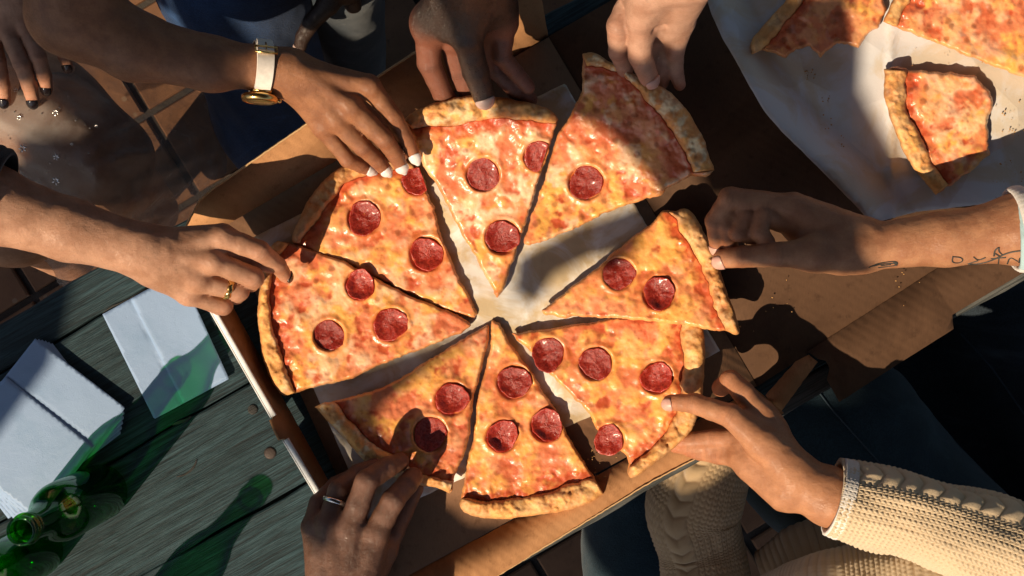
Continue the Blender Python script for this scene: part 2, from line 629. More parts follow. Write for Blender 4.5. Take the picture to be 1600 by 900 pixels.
# --- pizza
def m_food(name, rough_lo, rough_hi, fine, spec=.5, bscale=.0012, sss=.1, coat=0.0, bst=.55):
    m = Mat(name)
    col = m.attr('col')
    n1 = m.noise(230, 3, .5); n2 = m.noise(900, 3)
    c = m.mix(m.math('MULTIPLY', m.ramp(n1, [(.45, 0), (.75, 1)]), fine), col, m.mix(1.0, col, (.62, .34, .22), 'MULTIPLY'))
    c = m.mix(m.math('MULTIPLY', m.ramp(n2, [(.55, 0), (.8, 1)]), fine * .5), c, (.85, .62, .40))
    rg = m.ramp(m.noise(150, 4), [(.35, rough_lo), (.65, rough_hi)])
    h = m.math('ADD', n1, m.math('MULTIPLY', n2, .16))
    return m.pbr(c, rg, m.bump(h, bst, bscale), spec, Coat_Weight=coat, Coat_Roughness=.13, Subsurface_Weight=sss, Subsurface_Radius=(.004, .002, .001), Subsurface_Scale=1.0)
M['cheese'] = m_food('melted cheese', .22, .46, .12, .48, .0013, .10, .07, .42)
M['crust'] = m_food('baked crust', .55, .75, .45, .3, .0010)
M['dough'] = m_food('baked dough', .65, .8, .4, .25, .0012, 0)
m = Mat('pepperoni')
n1 = m.noise(330, 4, .65); n2 = m.noise(900, 3); v = m.vor(260)
c = m.mix(m.ramp(n1, [(.3, 0), (.7, 1)]), (.19, .010, .007), (.46, .038, .017))
c = m.mix(m.ramp(v, [(.10, .55), (.20, 0)]), c, (.50, .14, .07))
rnd = m.node('ShaderNodeObjectInfo').outputs['Random']
c = m.mix(m.attr('edge', 'Fac'), c, (.42, .028, .010))
c = m.mix(m.math('MULTIPLY', rnd, .6), c, m.mix(1.0, c, (.55, .42, .42), 'MULTIPLY'))
M['pepperoni'] = m.pbr(c, m.ramp(n1, [(.3, .16), (.7, .42)]), m.bump(m.math('ADD', n1, n2), .6, .0013), .5, Coat_Weight=.2, Coat_Roughness=.15, Subsurface_Weight=.08, Subsurface_Radius=(.004, .001, .001), Subsurface_Scale=1.0)
# ------------------------------------------------------------------ floor
U = np.array([.871, .491, 0]); V_ = np.array([.491, -.871, 0]); Z_ = np.array([0, 0, 1.0])
ANG = math.atan2(.491, .871)
FLOOR = -0.75
g = 60.0
floor = mesh('floor', [(-g, -g, FLOOR - .006), (g, -g, FLOOR - .006), (g, g, FLOOR - .006), (-g, g, FLOOR - .006)], [(0, 1, 2, 3)], M['grout'], None, False, kind='structure')
def bevel_box(hx, hy, z0, z1, b):
    V = []
    for (ix, z) in ((0, z0), (0, z1 - b), (b, z1)):
        V += [(-hx + ix, -hy + ix, z), (hx - ix, -hy + ix, z), (hx - ix, hy - ix, z), (-hx + ix, hy - ix, z)]
    F = [(3, 2, 1, 0), (8, 9, 10, 11)]
    for k in (0, 4):
        for i in range(4):
            j = (i + 1) % 4
            F.append((k + i, k + j, k + 4 + j, k + 4 + i))
    return V, F
TS = .165
tv, tf = bevel_box(TS / 2 - .006, TS / 2 - .006, -.006, .004, .003)
tile_me = None
fa = ANG + R(2)
for i in range(-8, 9):
    for j in range(-6, 7):
        x = (i + .5 * 0) * TS; y = j * TS
        wx = x * math.cos(fa) - y * math.sin(fa) + .03; wy = x * math.sin(fa) + y * math.cos(fa) + .02
        if abs(wx) > 1.05 or abs(wy) > .72:
            continue
        if tile_me is None:
            t0 = mesh('tile', tv, tf, M['tile'], None, False, loc=(0, 0, 0))
            tile_me = t0.data; o = t0
        else:
            o = bpy.data.objects.new('tile', tile_me); C.objects.link(o)
        o.parent = floor
        o.location = (wx, wy, FLOOR + rng.uniform(-.0012, .0008))
        o.rotation_euler = (rng.uniform(-.004, .004), rng.uniform(-.004, .004), fa + rng.uniform(-.006, .006))

# ------------------------------------------------------------------ added unseen blockers high over the table, each cut to cast a wanted shadow
M['canvas'] = m_plain('grey canvas', (.16, .15, .14), .9, .2)  # flat grey for the added blockers
BLOCKER_Z = 1.75
def blocker(lab, pts):
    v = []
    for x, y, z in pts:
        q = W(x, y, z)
        v.append(np.array(q - ldir * ((BLOCKER_Z - z) / math.sin(SUN_EL))))
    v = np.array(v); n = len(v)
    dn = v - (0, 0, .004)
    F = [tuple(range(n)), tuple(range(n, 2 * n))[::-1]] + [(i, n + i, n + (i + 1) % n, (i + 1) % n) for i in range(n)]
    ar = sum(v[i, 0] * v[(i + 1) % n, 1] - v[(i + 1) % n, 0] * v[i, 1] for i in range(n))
    if ar < 0:
        F = [f[::-1] for f in F]
    o = mesh('shade_blocker', np.concatenate([v, dn]), F, M['canvas'], None, False)
    return tag(o, lab, 'shade sail', 'added shade blockers')
# an added, unseen roof: it stops short of the sun's path over the table and keeps the open sky's light low
rt = np.array([TRAV.x, TRAV.y, 0]); rn = np.array([-TRAV.y, TRAV.x, 0])
roof = thing('added_roof', 'added unseen roof high over the table, open towards the sun', 'roof', (0, 0, 2.0))
rb, rf_ = bevel_box(.14, 3.2, 0, .03, .004)
rme = None
for i in range(14):
    c_ = rt * (-.95 + .29 * i)
    if rme is None:
        o = mesh('board', rb, rf_, M['wood_dark'], None, False, loc=(0, 0, 0)); rme = o.data
    else:
        o = bpy.data.objects.new('board', rme); C.objects.link(o)
    o.parent = roof; o.location = (c_[0], c_[1], rng.uniform(-.004, .004)); o.rotation_euler = (0, 0, math.atan2(rt[1], rt[0]))
for s_ in (-3.0, 3.0):
    for k_ in (-.9, 2.7):
        c_ = rt * k_ + rn * s_
        v, f = bevel_box(.05, .05, FLOOR - 2.0, 0, .004)
        o = mesh('post', v, f, M['wood_dark'], None, False, loc=(0, 0, 0)); o.parent = roof; o.location = (c_[0], c_[1], 0)
blocker('added unseen shade sail overhead shading the open lid and the butcher paper', [(930, -420, 0), (885, -120, 0), (872, 40, 0), (850, 85, 0), (846, 118, 0), (930, 108, 0), (1005, 128, 0), (1068, 195, 0), (1112, 300, 0), (1200, 292, 0), (1300, 305, 0), (1400, 310, 0), (1432, 296, 0), (1408, 225, 0), (1352, 120, 0), (1356, 40, 0), (1345, -40, 0), (1255, -42, 0), (1120, -46, 0), (1040, -70, 0), (1040, -420, 0)])
blocker('added unseen shade sail overhead shading the upper arm with the watch', [(-40, -260, .22), (230, -80, .22), (345, 20, .22), (372, 66, .19), (388, 170, .17), (240, 160, .17), (130, 135, .18), (60, 100, .18), (-60, 40, .18)])
blocker('added unseen shade sail overhead shading the gap between two slices', [(436, 606, .012), (520, 588, .012), (640, 548, .012), (742, 512, .012), (758, 512, .012), (690, 550, .012), (622, 604, .012), (640, 660, .012), (628, 712, .012), (560, 720, .012), (470, 640, .012)])
blocker('added unseen shade sail overhead shading the bare tray floor', [(575, 820, .008), (650, 795, .008), (705, 788, .008), (735, 815, .008), (835, 820, .008), (795, 838, .008), (640, 912, .008), (590, 900, .008)])
blocker('added unseen shade sail overhead shading the liner paper', [(812, 400, .01), (905, 350, .01), (1010, 314, .01), (1034, 340, .01), (985, 388, .01), (925, 398, .01), (868, 425, .01), (838, 474, .01), (806, 455, .01)])
blocker('added unseen shade sail overhead shading the hand on the lap', [(-170, -120, -.06), (140, -60, -.06), (132, 112, -.06), (60, 130, -.06), (-170, 170, -.06)])
blocker('added unseen shade sail overhead shading the tiles behind the table', [(400, -200, FLOOR), (380, 60, FLOOR), (420, 330, FLOOR), (700, 170, FLOOR), (720, -200, FLOOR)])
blocker('added unseen shade sail overhead shading the jeans', [(250, 50, -.28), (300, 240, -.40), (430, 360, -.5), (560, 140, -.4), (520, -140, -.28), (400, -120, -.26), (385, 40, -.28)])
blocker('added unseen shade sail overhead shading the navy trousers', [(560, 1010, 0), (740, 960, 0), (890, 884, 0), (1040, 820, 0), (1150, 768, 0), (1330, 762, 0), (1425, 850, 0), (1425, 1250, 0), (560, 1300, 0)])
blocker('added unseen shade sail overhead shading the tiles by the knit sleeve', [(760, 740, FLOOR), (1020, 720, FLOOR), (1300, 560, FLOOR), (1640, 420, FLOOR), (1640, 950, FLOOR), (760, 950, FLOOR)])
blocker('added unseen shade sail overhead shading the tiles beside the table', [(-200, 300, FLOOR), (70, 360, FLOOR), (140, 460, FLOOR), (-200, 700, FLOOR)])

# ------------------------------------------------------------------ table
table = thing('wooden_table', 'narrow table of weathered grey planks under the open pizza box', 'table', (0, 0, 0))
table.rotation_euler = (0, 0, ANG)
def plank(s0, s1, lab=None, mat='wood', dz=0.0):
    h0 = -(s0 - 783.5) / PPM; h1 = -(s1 - 783.5) / PPM
    cy = (h0 + h1) / 2; hy = abs(h1 - h0) / 2
    n = 60
    xs = np.linspace(-.86, .86, n)
    prof = [(-hy, -.030), (-hy, -.003), (-hy + .002, -.0005), (-hy * .5, 0.0), (hy * .5, 0.0), (hy - .002, -.0005), (hy, -.003), (hy, -.030)]
    Vv = []
    for x in xs:
        wob = .0012 * math.sin(x * 23 + s0) + .0008 * math.sin(x * 61 + s0 * 2)
        for (y, z) in prof:
            e = wob * (1 if abs(y) > hy - .003 else 0)
            Vv.append((x, y + e, z + dz))
    k = len(prof)
    F = []
    for i in range(n - 1):
        for j in range(k):
            q = (j + 1) % k
            F.append((i * k + j, i * k + q, (i + 1) * k + q, (i + 1) * k + j))
    F.append(tuple(range(k))); F.append(tuple((n - 1) * k + j for j in range(k))[::-1])
    o = mesh('plank', Vv, F, M[mat], None, False, loc=(0, 0, 0))
    o.parent = table
    o.location = (0, cy, -.0005)
    return o
plank(438, 503.5); plank(506.5, 710.5, dz=-.0006); plank(714, 889.5); plank(892.5, 1028); plank(1031, 1128, dz=-.0005); plank(1131, 1166, None, 'wood_dark', -.004)
for s0 in (505, 712, 891, 1029.5, 1129.5):  # strips added under the plank gaps to keep them dark
    v, f = bevel_box(.86, .022, -.046, -.0312, .002)
    o = mesh('gap_backing', v, f, M['wood_dark'], None, False, loc=(0, 0, 0)); o.parent = table; o.location = (0, -(s0 - 783.5) / PPM, 0)
for (px, py, r) in ((422, 708, 9.5), (395, 640, 8)):
    P = W(px, py, 0.0)
    v, f = lathe([(0, .0008), (.7 * r / PPM, .0009), (r / PPM, .0003), (r / PPM, -.002)], (0, 0, 0), n=20)
    lp = Matrix.Rotation(-ANG, 3, 'Z') @ P
    o = mesh('screw_head' if px == 422 else 'knot', v, f, M['screw' if px == 422 else 'knot'], None, True, loc=(0, 0, 0))
    o.parent = table; o.location = lp
# gouges in the grain, and the seam shadow by the napkin as a dark strip
for (pts, w) in (([(268, 664), (280, 660), (293, 656), (299, 650)], 5.0), ([(275, 745), (287, 743), (299, 735), (306, 724), (307, 717)], 3.2), ([(160, 489), (176, 478), (190, 474), (228, 451)], 2.6)):
    line = smooth_line(pts, 2)
    t = np.gradient(line, axis=0); t /= np.linalg.norm(t, axis=1)[:, None]
    nn = np.stack([-t[:, 1], t[:, 0]], 1)
    ww = (np.sin(np.linspace(.15, math.pi - .1, len(line))) * w * .5)[:, None]
    poly = np.concatenate([line + nn * ww, (line - nn * ww)[::-1]])
    p, tr_ = fill(poly, 30)
    v = Wn(p, .0004)
    Rm = np.array(Matrix.Rotation(-ANG, 3, 'Z'))
    o = mesh('gouge_shade', v @ Rm.T, tr_, M['knot'], None, False, loc=(0, 0, 0))
    o.parent = table
# apron and legs under the planks
for (x, y, hx, hy, z0, z1, nm) in ((0, .19, .72, .011, -.10, -.032, 'apron'), (0, -.205, .72, .011, -.10, -.032, 'apron'),
                                   (-.70, .15, .03, .03, FLOOR + .004, -.032, 'leg'), (-.70, -.17, .03, .03, FLOOR + .004, -.032, 'leg'),
                                   (.70, .15, .03, .03, FLOOR + .004, -.032, 'leg'), (.70, -.17, .03, .03, FLOOR + .004, -.032, 'leg')):
    v, f = bevel_box(hx, hy, z0, z1, .003)
    o = mesh(nm, v, f, M['wood_dark'], None, False, loc=(0, 0, 0)); o.parent = table; o.location = (x, y, 0)

# ------------------------------------------------------------------ pizza box
pbox = thing('pizza_box', 'open brown cardboard pizza box with torn flaps under the pizza', 'pizza box', tuple(W(760, 480, 0)))
FZ = .006
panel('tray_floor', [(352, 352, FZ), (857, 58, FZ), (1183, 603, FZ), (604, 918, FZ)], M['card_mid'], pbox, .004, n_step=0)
# wall along the plank table: brown inside, white outside
panel('tray_wall', [(351, 456, FZ), (605, 918, FZ), (589, 925, .047), (516, 799, .047), (447, 684, .047), (438, 686, .047), (430, 671, .047), (424, 655, .047), (429, 652, .047), (330, 478, .047)], M['card'], pbox, .003, 'brown inner side of the tray wall with a notch', rag=.5, seed=4)
for a, b in (((327, 473), (428, 650)), ((447, 686), (596, 935))):
    a = np.array(a, float); b = np.array(b, float)
    panel('white_edge', [(a[0] + 2, a[1] - 1, .0485), (b[0] + 2, b[1] - 1, .0485), (b[0] - 5, b[1] + 3, .044), (a[0] - 5, a[1] + 3, .044)], M['card_white'], pbox, .002, 'white outer lining folded over the wall edge')
    panel('outer_side', [(a[0] - 4, a[1] + 2, .045), (b[0] - 4, b[1] + 2, .045), (b[0] + 6, b[1] - 3, .006), (a[0] + 6, a[1] - 3, .006)], M['card_white'], pbox, .0015)
# tall wall behind, leaning out
panel('tray_wall', [(350, 354, FZ), (857, 57, FZ), (838, -46, .052), (640, 88, .052), (520, 166, .052), (425, 231, .052), (330, 297, .052), (312, 313, .050), (289, 358, .030)], M['card'], pbox, .003, 'tall inner wall with a cut corner', rag=.8, seed=9)
def ridge(name, pts, z, w, mat, lab=None):
    line = rough(resample(pts, 3), .8, 5, 3)
    v, f = tube([W(x, y, z) for x, y in line], w / PPM, 5)
    return mesh(name, v, f, mat, pbox, False, None, lab)
m_ = m_plain('raw cardboard edge', (.62, .40, .20), .8, .2, bump=(800, .6, .001)); M['raw'] = m_
ridge('raw_edge', [(289, 357), (312, 313), (330, 297), (425, 231), (520, 166), (640, 88), (720, 34)], .053, 1.5, M['raw'], 'pale torn fluted edge')
# wall towards the knitted sleeve, leaning out over the table edge
panel('tray_wall', [(604, 917, FZ), (800, 813, FZ), (943, 737, FZ), (1180, 607, FZ), (1225, 645, .022), (1130, 694, .022), (1017, 753, .022), (780, 898, .022), (640, 978, .022)], M['card'], pbox, .003, 'wall folded outward with a ragged edge', rag=1.0, seed=12)
ridge('raw_edge', [(640, 979), (780, 898), (1017, 753), (1130, 694)], .0215, 1.3, M['raw'])
# lid lying open
panel('lid_panel', [(1183, 604, .005), (857, 57, .005), (1420, -268, .005), (1745, 262, .005), (1477, 416, .005), (1264, 552, .005)], M['card_shaded'], pbox, .003, 'lid laid open flat on the table', n_step=0)
panel('lid_flap', [(1262, 549, .0056), (1279, 561, .0056), (1291, 564, .006), (1297, 576, .006), (1293, 593, .0052), (1312, 628, .004), (1400, 571, .004), (1490, 514, .004), (1488, 492, .005), (1640, 402, .005), (1620, 321, .0056), (1476, 412, .0056)], M['card_shaded'], pbox, .003, 'notched front flap of the lid jutting over the table edge', rag=.4, seed=2)
panel('tuck_flap', [(1212, 643, .012), (1221, 642, .012), (1277, 566, .030), (1264, 555, .030), (1243, 566, .028), (1196, 618, .012)], M['card'], pbox, .0025, 'small torn tuck flap sticking up', rag=1.4, seed=5)

# papers
def crumple(amp, seed, sc=60):
    return lambda p: amp * (fbm(p, sc, seed, 4, .55) - .4) + amp * .6 * (np.abs(fbm(p, sc * 1.6, seed + 3, 2) - .5) * 2)
cr = crumple(.0062, 21, 75)
liner = sheet('liner_paper', [(393, 372), (640, 250), (883, 130), (1002, 337), (1125, 548), (1113, 555), (921, 652), (885, 667), (724, 747), (576, 815), (548, 742), (487, 600)],
      lambda p: .0088 + np.clip(cr(p), -.0012, .006), 5, M['liner'], None, .0005, rag=.8, seed=31)
tag(liner, 'square of greasy waxed paper lining the pizza box under the slices', 'paper')
rim0 = np.array([(1105, -60), (1118, 40), (1172, 128), (1235, 216), (1312, 262), (1370, 300), (1432, 330)], float)
def wrapz(p):
    d = dist_line(p, np.array([(1085, -60), (1112, 22), (1150, 95), (1195, 175), (1255, 238), (1312, 296), (1362, 349)]))
    return .0125 + .022 * sstep(62, 4, d) + .004 * (fbm(p, 120, 5, 3) - .4) - .010 * np.exp(-((d - 62) / 16) ** 2) * .3 + .003 * np.exp(-((p[:, 0] - 1392) / 4.0) ** 2)
wrap = sheet('butcher_paper', [(1085, -60), (1104, -2), (1112, 22), (1130, 62), (1150, 95), (1172, 136), (1195, 175), (1222, 206), (1255, 238), (1285, 268), (1312, 296), (1340, 324), (1362, 349), (1432, 331), (1700, 300), (1700, -60)],
      wrapz, 7, M['wrap'], None, .0005, rag=.5, seed=8)
tag(wrap, 'sheet of butcher paper with crumbs under the three half eaten slices', 'paper')

# ------------------------------------------------------------------ napkins
def napkin(quad, z, lab, grp=None, fold=None, lift=0.0, seed=0):
    quad = np.array(quad, float)
    a, b, c, d = quad
    ax = (b - a); ay = (d - a)
    mat2 = np.linalg.inv(np.stack([ax, ay], 1))
    def zf(p):
        q = (p - a) @ mat2.T
        zz = z + .0012 * (fbm(p, 90, 7, 2) - .3) + lift * np.clip(q[:, 0], 0, 1) ** 2
        zz = zz + .0022 * np.exp(-np.abs(q[:, 0] - .5) / .03) * 0
        for fx in fold or []:
            zz = zz - .0011 * np.exp(-((q[:, fx[0]] - fx[1]) / .012) ** 2) + .0008 * (q[:, fx[0]] > fx[1])
        return zz
    flap = [fx[1] for fx in fold or []]
    o = sheet('napkin', quad, zf, 4.5, M['napkin'], None, .0004, rag=.25, seed=seed)
    for k, fx in enumerate(fold or []):
        u0 = fx[1]
        if fx[0] == 0:
            fq = [a + ax * u0 + ay * .004, b + ay * .012, c - ay * .012, d + ax * (u0 + .015) - ay * .004]
        else:
            fq = [a + ay * u0 + ax * .004, b + ay * (u0 + .02) - ax * .012, c - ax * .012, d + ax * .01]
        sheet('folded_flap', fq, lambda p: zf(p) + .0011, 4.5, M['napkin'], o, .0004, rag=.2, seed=seed + 1)
    return tag(o, lab, 'napkin', grp)
napkin([(160, 491), (281, 424), (358, 592), (241, 655)], .0032, 'single folded napkin lying between the napkin stack and the pizza box', None, [(0, .36)], .002, 3)
base = np.array([(55, 529), (196, 637), (60, 812), (-82, 702)], float)
labs = ['lowest napkin of the fanned white stack, showing only at its corner', 'second lowest napkin of the fanned white stack', 'third napkin up in the fanned white stack',
        'fourth napkin up in the fanned white stack', 'second napkin from the top of the fanned stack', 'uppermost napkin of the fanned white stack by the green bottle']
for k in range(6):
    a = R((5 - k) * -3.0)
    cc = base.mean(0)
    q = (base - cc) @ np.array([[math.cos(a), math.sin(a)], [-math.sin(a), math.cos(a)]]).T + cc + np.array([-2.0, .6]) * (5 - k)
    labs[k] = labs[k].replace('uppermost', 'topmost').replace('from the top', 'from the upper side')
    napkin(q, 0.0022 + k * .0011, labs[k], 'napkins in the fanned stack', [(1, .34)] if k == 5 else None, .0015, 40 + k)

# ------------------------------------------------------------------ bottles
def bottle(px, py, lab, grp):
    t = thing('beer_bottle', lab, 'bottle', tuple(W(px, py, .001)), grp)
    c = W(px, py, .001)
    outer = [(0, .006), (.020, .004), (.027, .0), (.0300, .002), (.0310, .006), (.0310, .118), (.0305, .128), (.0285, .138), (.0245, .149), (.0200, .158), (.0170, .168), (.0150, .182), (.0138, .205), (.0133, .214)]
    inner = [(.0108, .214), (.0112, .205), (.0125, .182), (.0145, .168), (.0175, .158), (.0220, .149), (.0260, .138), (.0280, .128), (.0285, .118), (.0285, .010), (.020, .009), (0, .011)]
    v, f = lathe(outer + inner, c, n=48)
    mesh('body', v, f, M['glass'], t)
    v, f = lathe([(.0134, .212), (.0150, .2135), (.0156, .216), (.0150, .2195), (.0138, .221), (.0140, .224), (.0142, .2275), (.0132, .2300), (.0115, .2300), (.0104, .2270), (.0104, .212)], c, n=40)
    mesh('lip', v, f, M['glass'], t)
    return t
bottle(158, 768, 'green glass beer bottle standing by the napkin stack, nearest the pizza box', 'green beer bottles')
bottle(58, 858, 'green glass beer bottle at the frame corner, behind the other bottle', 'green beer bottles')
bottle(176, 1052, 'green glass beer bottle whose shadow falls across the planks', 'green beer bottles')
# ------------------------------------------------------------------ pizza
YEL = np.array((.86, .41, .10)); PEACH = np.array((.84, .34, .155)); WHITE = np.array((.84, .56, .36)); RED = np.array((.46, .065, .022))
ROSE = np.array((.74, .21, .10)); BROWN = np.array((.24, .062, .022)); GOLD = np.array((.76, .39, .12)); TAN = np.array((.60, .285, .095)); CHAR = np.array((.13, .045, .018)); FLOUR_LIT = np.array((.72, .58, .36))
def lerp(a, b, t):
    t = np.asarray(t)[:, None]
    return a * (1 - t) + b * t

def skin_of(p, tris, zt, zb, name, mat, parent, attrs, walls=True):
    """top surface plus a side that closes it down to zb"""
    up = Wn(p, zt)
    be = np.array(boundary(tris), int)
    ids = np.unique(be)
    mp = -np.ones(len(p), int); mp[ids] = np.arange(len(ids)) + len(p)
    dn = Wn(p[ids], zb[ids])
    side = []
    for a, b in be:
        side += [(b, a, mp[a]), (b, mp[a], mp[b])]
    F = np.concatenate([tris, np.array(side, int)])
    at = {k: np.concatenate([v, v[ids]]) for k, v in attrs.items()}
    return mesh(name, np.concatenate([up, dn]), F, mat, parent, True, at)

def slice_(lab, outer, inner, rest, zc, zt, peps, seed, white=.4, red=.35, warm=.5, sag=0.0, pale=0.0, roll=0.0, thick=.0075, grp='pizza slices in the box', crust_h=.0105, bub=1.0, bite=0.0):
    """outer: crust's outer edge; inner: where crust meets topping (same direction); rest: the other edges from the
    last crust point round to the first, tip included. Photo pixels; zc, zt: heights of the crust end and of the tip."""
    outer = np.array(outer, float); inner = np.array(inner, float); rest = np.array(rest, float)
    cm = outer.mean(0)
    d = np.linalg.norm(rest - cm, axis=1)
    tip = rest[np.argmax(d)]
    ax = cm - tip; L = np.linalg.norm(ax); ax /= L; px_ = np.array([-ax[1], ax[0]])
    def zb(p):
        t = (p - tip) @ ax / L
        s = (p - tip) @ px_ / L
        tt = np.clip(t, -.1, 1.2)
        return zt + (zc - zt) * tt - sag * 4 * tt * (1 - tt) * (tt < 1) + roll * s
    loc = W(cm[0], cm[1], float(zb(cm[None])[0]))
    root = thing('pizza_slice', lab, 'pizza slice', tuple(loc), grp)
    o_l = rough(rough(resample(smooth_line(outer, 2), 2.2), 2.2, 24, seed), .8, 6, seed + 4)
    i_l = rough(resample(smooth_line(inner, 2), 2.2), 4.2, 18, seed + 1)
    r_l = rough(rough(resample(rest, 2.2), 2.4 + bite, 16, seed + 2), 1.1, 5, seed + 5)
    r_l = r_l + 0
    # --- topping
    poly = np.concatenate([i_l[0:1] * 0 + o_l[0:1], i_l, o_l[-1:], r_l[1:-1]])
    keep = [0]
    for k in range(1, len(poly)):
        if np.linalg.norm(poly[k] - poly[keep[-1]]) > .6:
            keep.append(k)
    poly = poly[keep]
    p, tris = fill(poly, 2.1)
    q = p + seed * 131.0
    de = np.minimum(dist_line(p, r_l), 30)
    di = dist_line(p, i_l)
    c1 = 1 - np.clip(cell(q, 21, seed), 0, 1); c2 = 1 - np.clip(cell(q, 10, seed + 3), 0, 1)
    b1 = fbm(q, 60, seed, 3); b2 = fbm(q, 13, seed + 7, 3, .5); b3 = fbm(q, 30, seed + 9, 3, .5)
    mound = sstep(.35, .70, b1)
    lum = (.0014 * c1 * mound + .0006 * c2 + .0016 * (b2 - .5)) * bub + .0052 * (b3 - .5) + .0018 * (b1 - .5)
    patch = sstep(.54, .68, fbm(q, 44, seed + 51, 4, .6))
    rimz = sstep(24, 4, di + (b2 - .5) * 26 + (b1 - .5) * 14)
    h = thick + lum - .0020 * rimz
    h = h * np.sqrt(np.clip(1 - (1 - np.clip(de / 5.0, 0, 1)) ** 2, .10, 1))
    fine = fbm(q, 6, seed + 21, 2, .5)
    big = fbm(q, 52, seed + 11, 4, .55)
    col = lerp(YEL, PEACH, sstep(.36, .62, big + (.5 - warm) * .4))
    col = lerp(col, ROSE, np.clip(sstep(.48, .66, fbm(q, 36, seed + 15, 4, .6)) * (red * 1.7 + .22), 0, .88))
    col = lerp(col, WHITE, np.clip(white * 1.5 * sstep(.48, .62, fbm(q, 34, seed + 13, 4, .6)) * sstep(.30, .60, b3), 0, .9))
    col = lerp(col, YEL * 1.02, .55 * sstep(.56, .68, b3) * warm)
    val = sstep(.50, .34, b3 * .5 + b2 * .5)
    col = lerp(col, ROSE * .9, .72 * val)
    col = lerp(col, RED, np.clip(val * sstep(.50, .64, fbm(q, 24, seed + 23, 3)) * (.55 + red), 0, .9))
    col = lerp(col, RED * 1.05, np.clip(rimz * (.40 + .8 * sstep(.35, .6, b2)), 0, .92))
    col = lerp(col, RED * .8 + PEACH * .25, np.clip(.95 * patch * sstep(.62, .40, b3) * (.5 + red), 0, .85))
    sp = sstep(.22, .10, cell(q, 30, seed + 31) + (fine - .5) * .12) * sstep(.45, .6, vnoise(q, 60, seed + 33))
    col = lerp(col, BROWN, .60 * sp)
    sp2 = sstep(.20, .10, cell(q, 13, seed + 35)) * sstep(.50, .62, vnoise(q, 40, seed + 37))
    col = lerp(col, RED, .40 * sp2)
    col = lerp(col, TAN, .55 * sstep(6, 1.5, de))
    for pe in peps:
        dp_ = np.hypot(p[:, 0] - pe[0], p[:, 1] - pe[1])
        h = h + (np.minimum(h, thick - .0028) - h) * sstep(pe[2] * 1.03, pe[2] * .88, dp_)
        h = h + .0012 * np.exp(-((dp_ - pe[2] * 1.12) / 4.0) ** 2)
        col = lerp(col, RED * .6 + YEL * .4, .5 * sstep(pe[2] * 1.55, pe[2] * 1.0, dp_ + (b2 - .5) * 14))
    h_top = h
    z0 = zb(p)
    # hollows under the pepperoni
    mesh_attrs = {'col': np.clip(col, 0.004, .9)}
    ch = skin_of(p, tris, z0 + .0030 + h_top, z0 + .0022, 'cheese', M['cheese'], root, mesh_attrs)
    # --- dough below: sides and underside
    full = np.concatenate([o_l, r_l[1:-1]])
    dpoly = resample(full, 4.0, True)
    cen = full.mean(0)
    dpoly = cen + (dpoly - cen) * .992
    pd, td = fill(dpoly, 18)
    zd = zb(pd)
    nb = len(pd)
    be = boundary(td)
    up = Wn(pd, zd + .0034); dn = Wn(cen + (pd - cen) * .985, zd)
    side = []
    for a, b in be:
        side += [(b, a, a + nb), (b, a + nb, b + nb)]
    F = np.concatenate([td, td[:, ::-1] + nb, np.array(side, int)])
    cd = lerp(GOLD, TAN, fbm(pd * 1.0, 20, seed, 3)) * .8
    mesh('dough', np.concatenate([up, dn]), F, M['dough'], root, True, {'col': np.concatenate([cd, cd])})
    # --- crust
    cpoly = np.concatenate([o_l, i_l[::-1]])
    keep = [0]
    for k in range(1, len(cpoly)):
        if np.linalg.norm(cpoly[k] - cpoly[keep[-1]]) > .6:
            keep.append(k)
    cpoly = cpoly[keep]
    if np.linalg.norm(cpoly[0] - cpoly[-1]) < .6:
        cpoly = cpoly[:-1]
    p, tris = fill(cpoly, 2.1)
    q = p + seed * 77.0
    do = dist_line(p, o_l); di = dist_line(p, i_l)
    s = do / (do + di + 1e-6)
    ends = np.minimum(np.linalg.norm(p - o_l[0], axis=1), np.linalg.norm(p - o_l[-1], axis=1))
    prof = np.clip(1 - np.abs(2 * s - 1) ** 2.6, 0, 1) ** .5
    b1 = fbm(q, 34, seed, 3); b2 = fbm(q, 12, seed + 5, 4, .6); bl = 1 - np.clip(cell(q, 15, seed + 2), 0, 1)
    hh = .004 + crust_h * prof * (.45 + 1.0 * b1) + .0024 * (b2 - .5) * 2 * prof + .0012 * bl * prof * bub - .0018 * sstep(.56, .66, fbm(q, 18, seed + 14, 3)) * prof
    hh *= .72 + .28 * sstep(0, 16, ends)
    col = lerp(GOLD, TAN, sstep(.40, .62, fbm(q, 28, seed + 4, 4, .6)))
    col = lerp(col, FLOUR_LIT, np.clip(pale + .25, 0, 1) * sstep(.46, .62, fbm(q, 20, seed + 8, 4, .6)))  # pale patches: flour, plus cool light put into the crust colour
    col = lerp(col, BROWN * 1.3, .5 * sstep(.58, .70, fbm(q, 13, seed + 6, 4, .6)) * sstep(.50, .62, vnoise(q, 40, seed)))
    col = lerp(col, TAN * .65, 0.22 * sstep(.44, .36, fbm(q, 9, seed + 16, 3, .6)) * prof)
    col = lerp(col, CHAR, .5 * sstep(.30, .15, cell(q, 30, seed + 3) + (b2 - .5) * .3) * sstep(.50, .62, vnoise(q, 70, seed + 8)))
    col = lerp(col, (TAN * .62 + BROWN * .38), .65 * sstep(5, .5, do))
    col = lerp(col, (RED + TAN) / 2, .55 * sstep(5, 1, di) * sstep(.4, .6, b2))
    z0 = zb(p)
    skin_of(p, tris, z0 + .0035 + hh, z0 + .0005, 'crust', M['crust'], root, {'col': np.clip(col, .004, .9)})
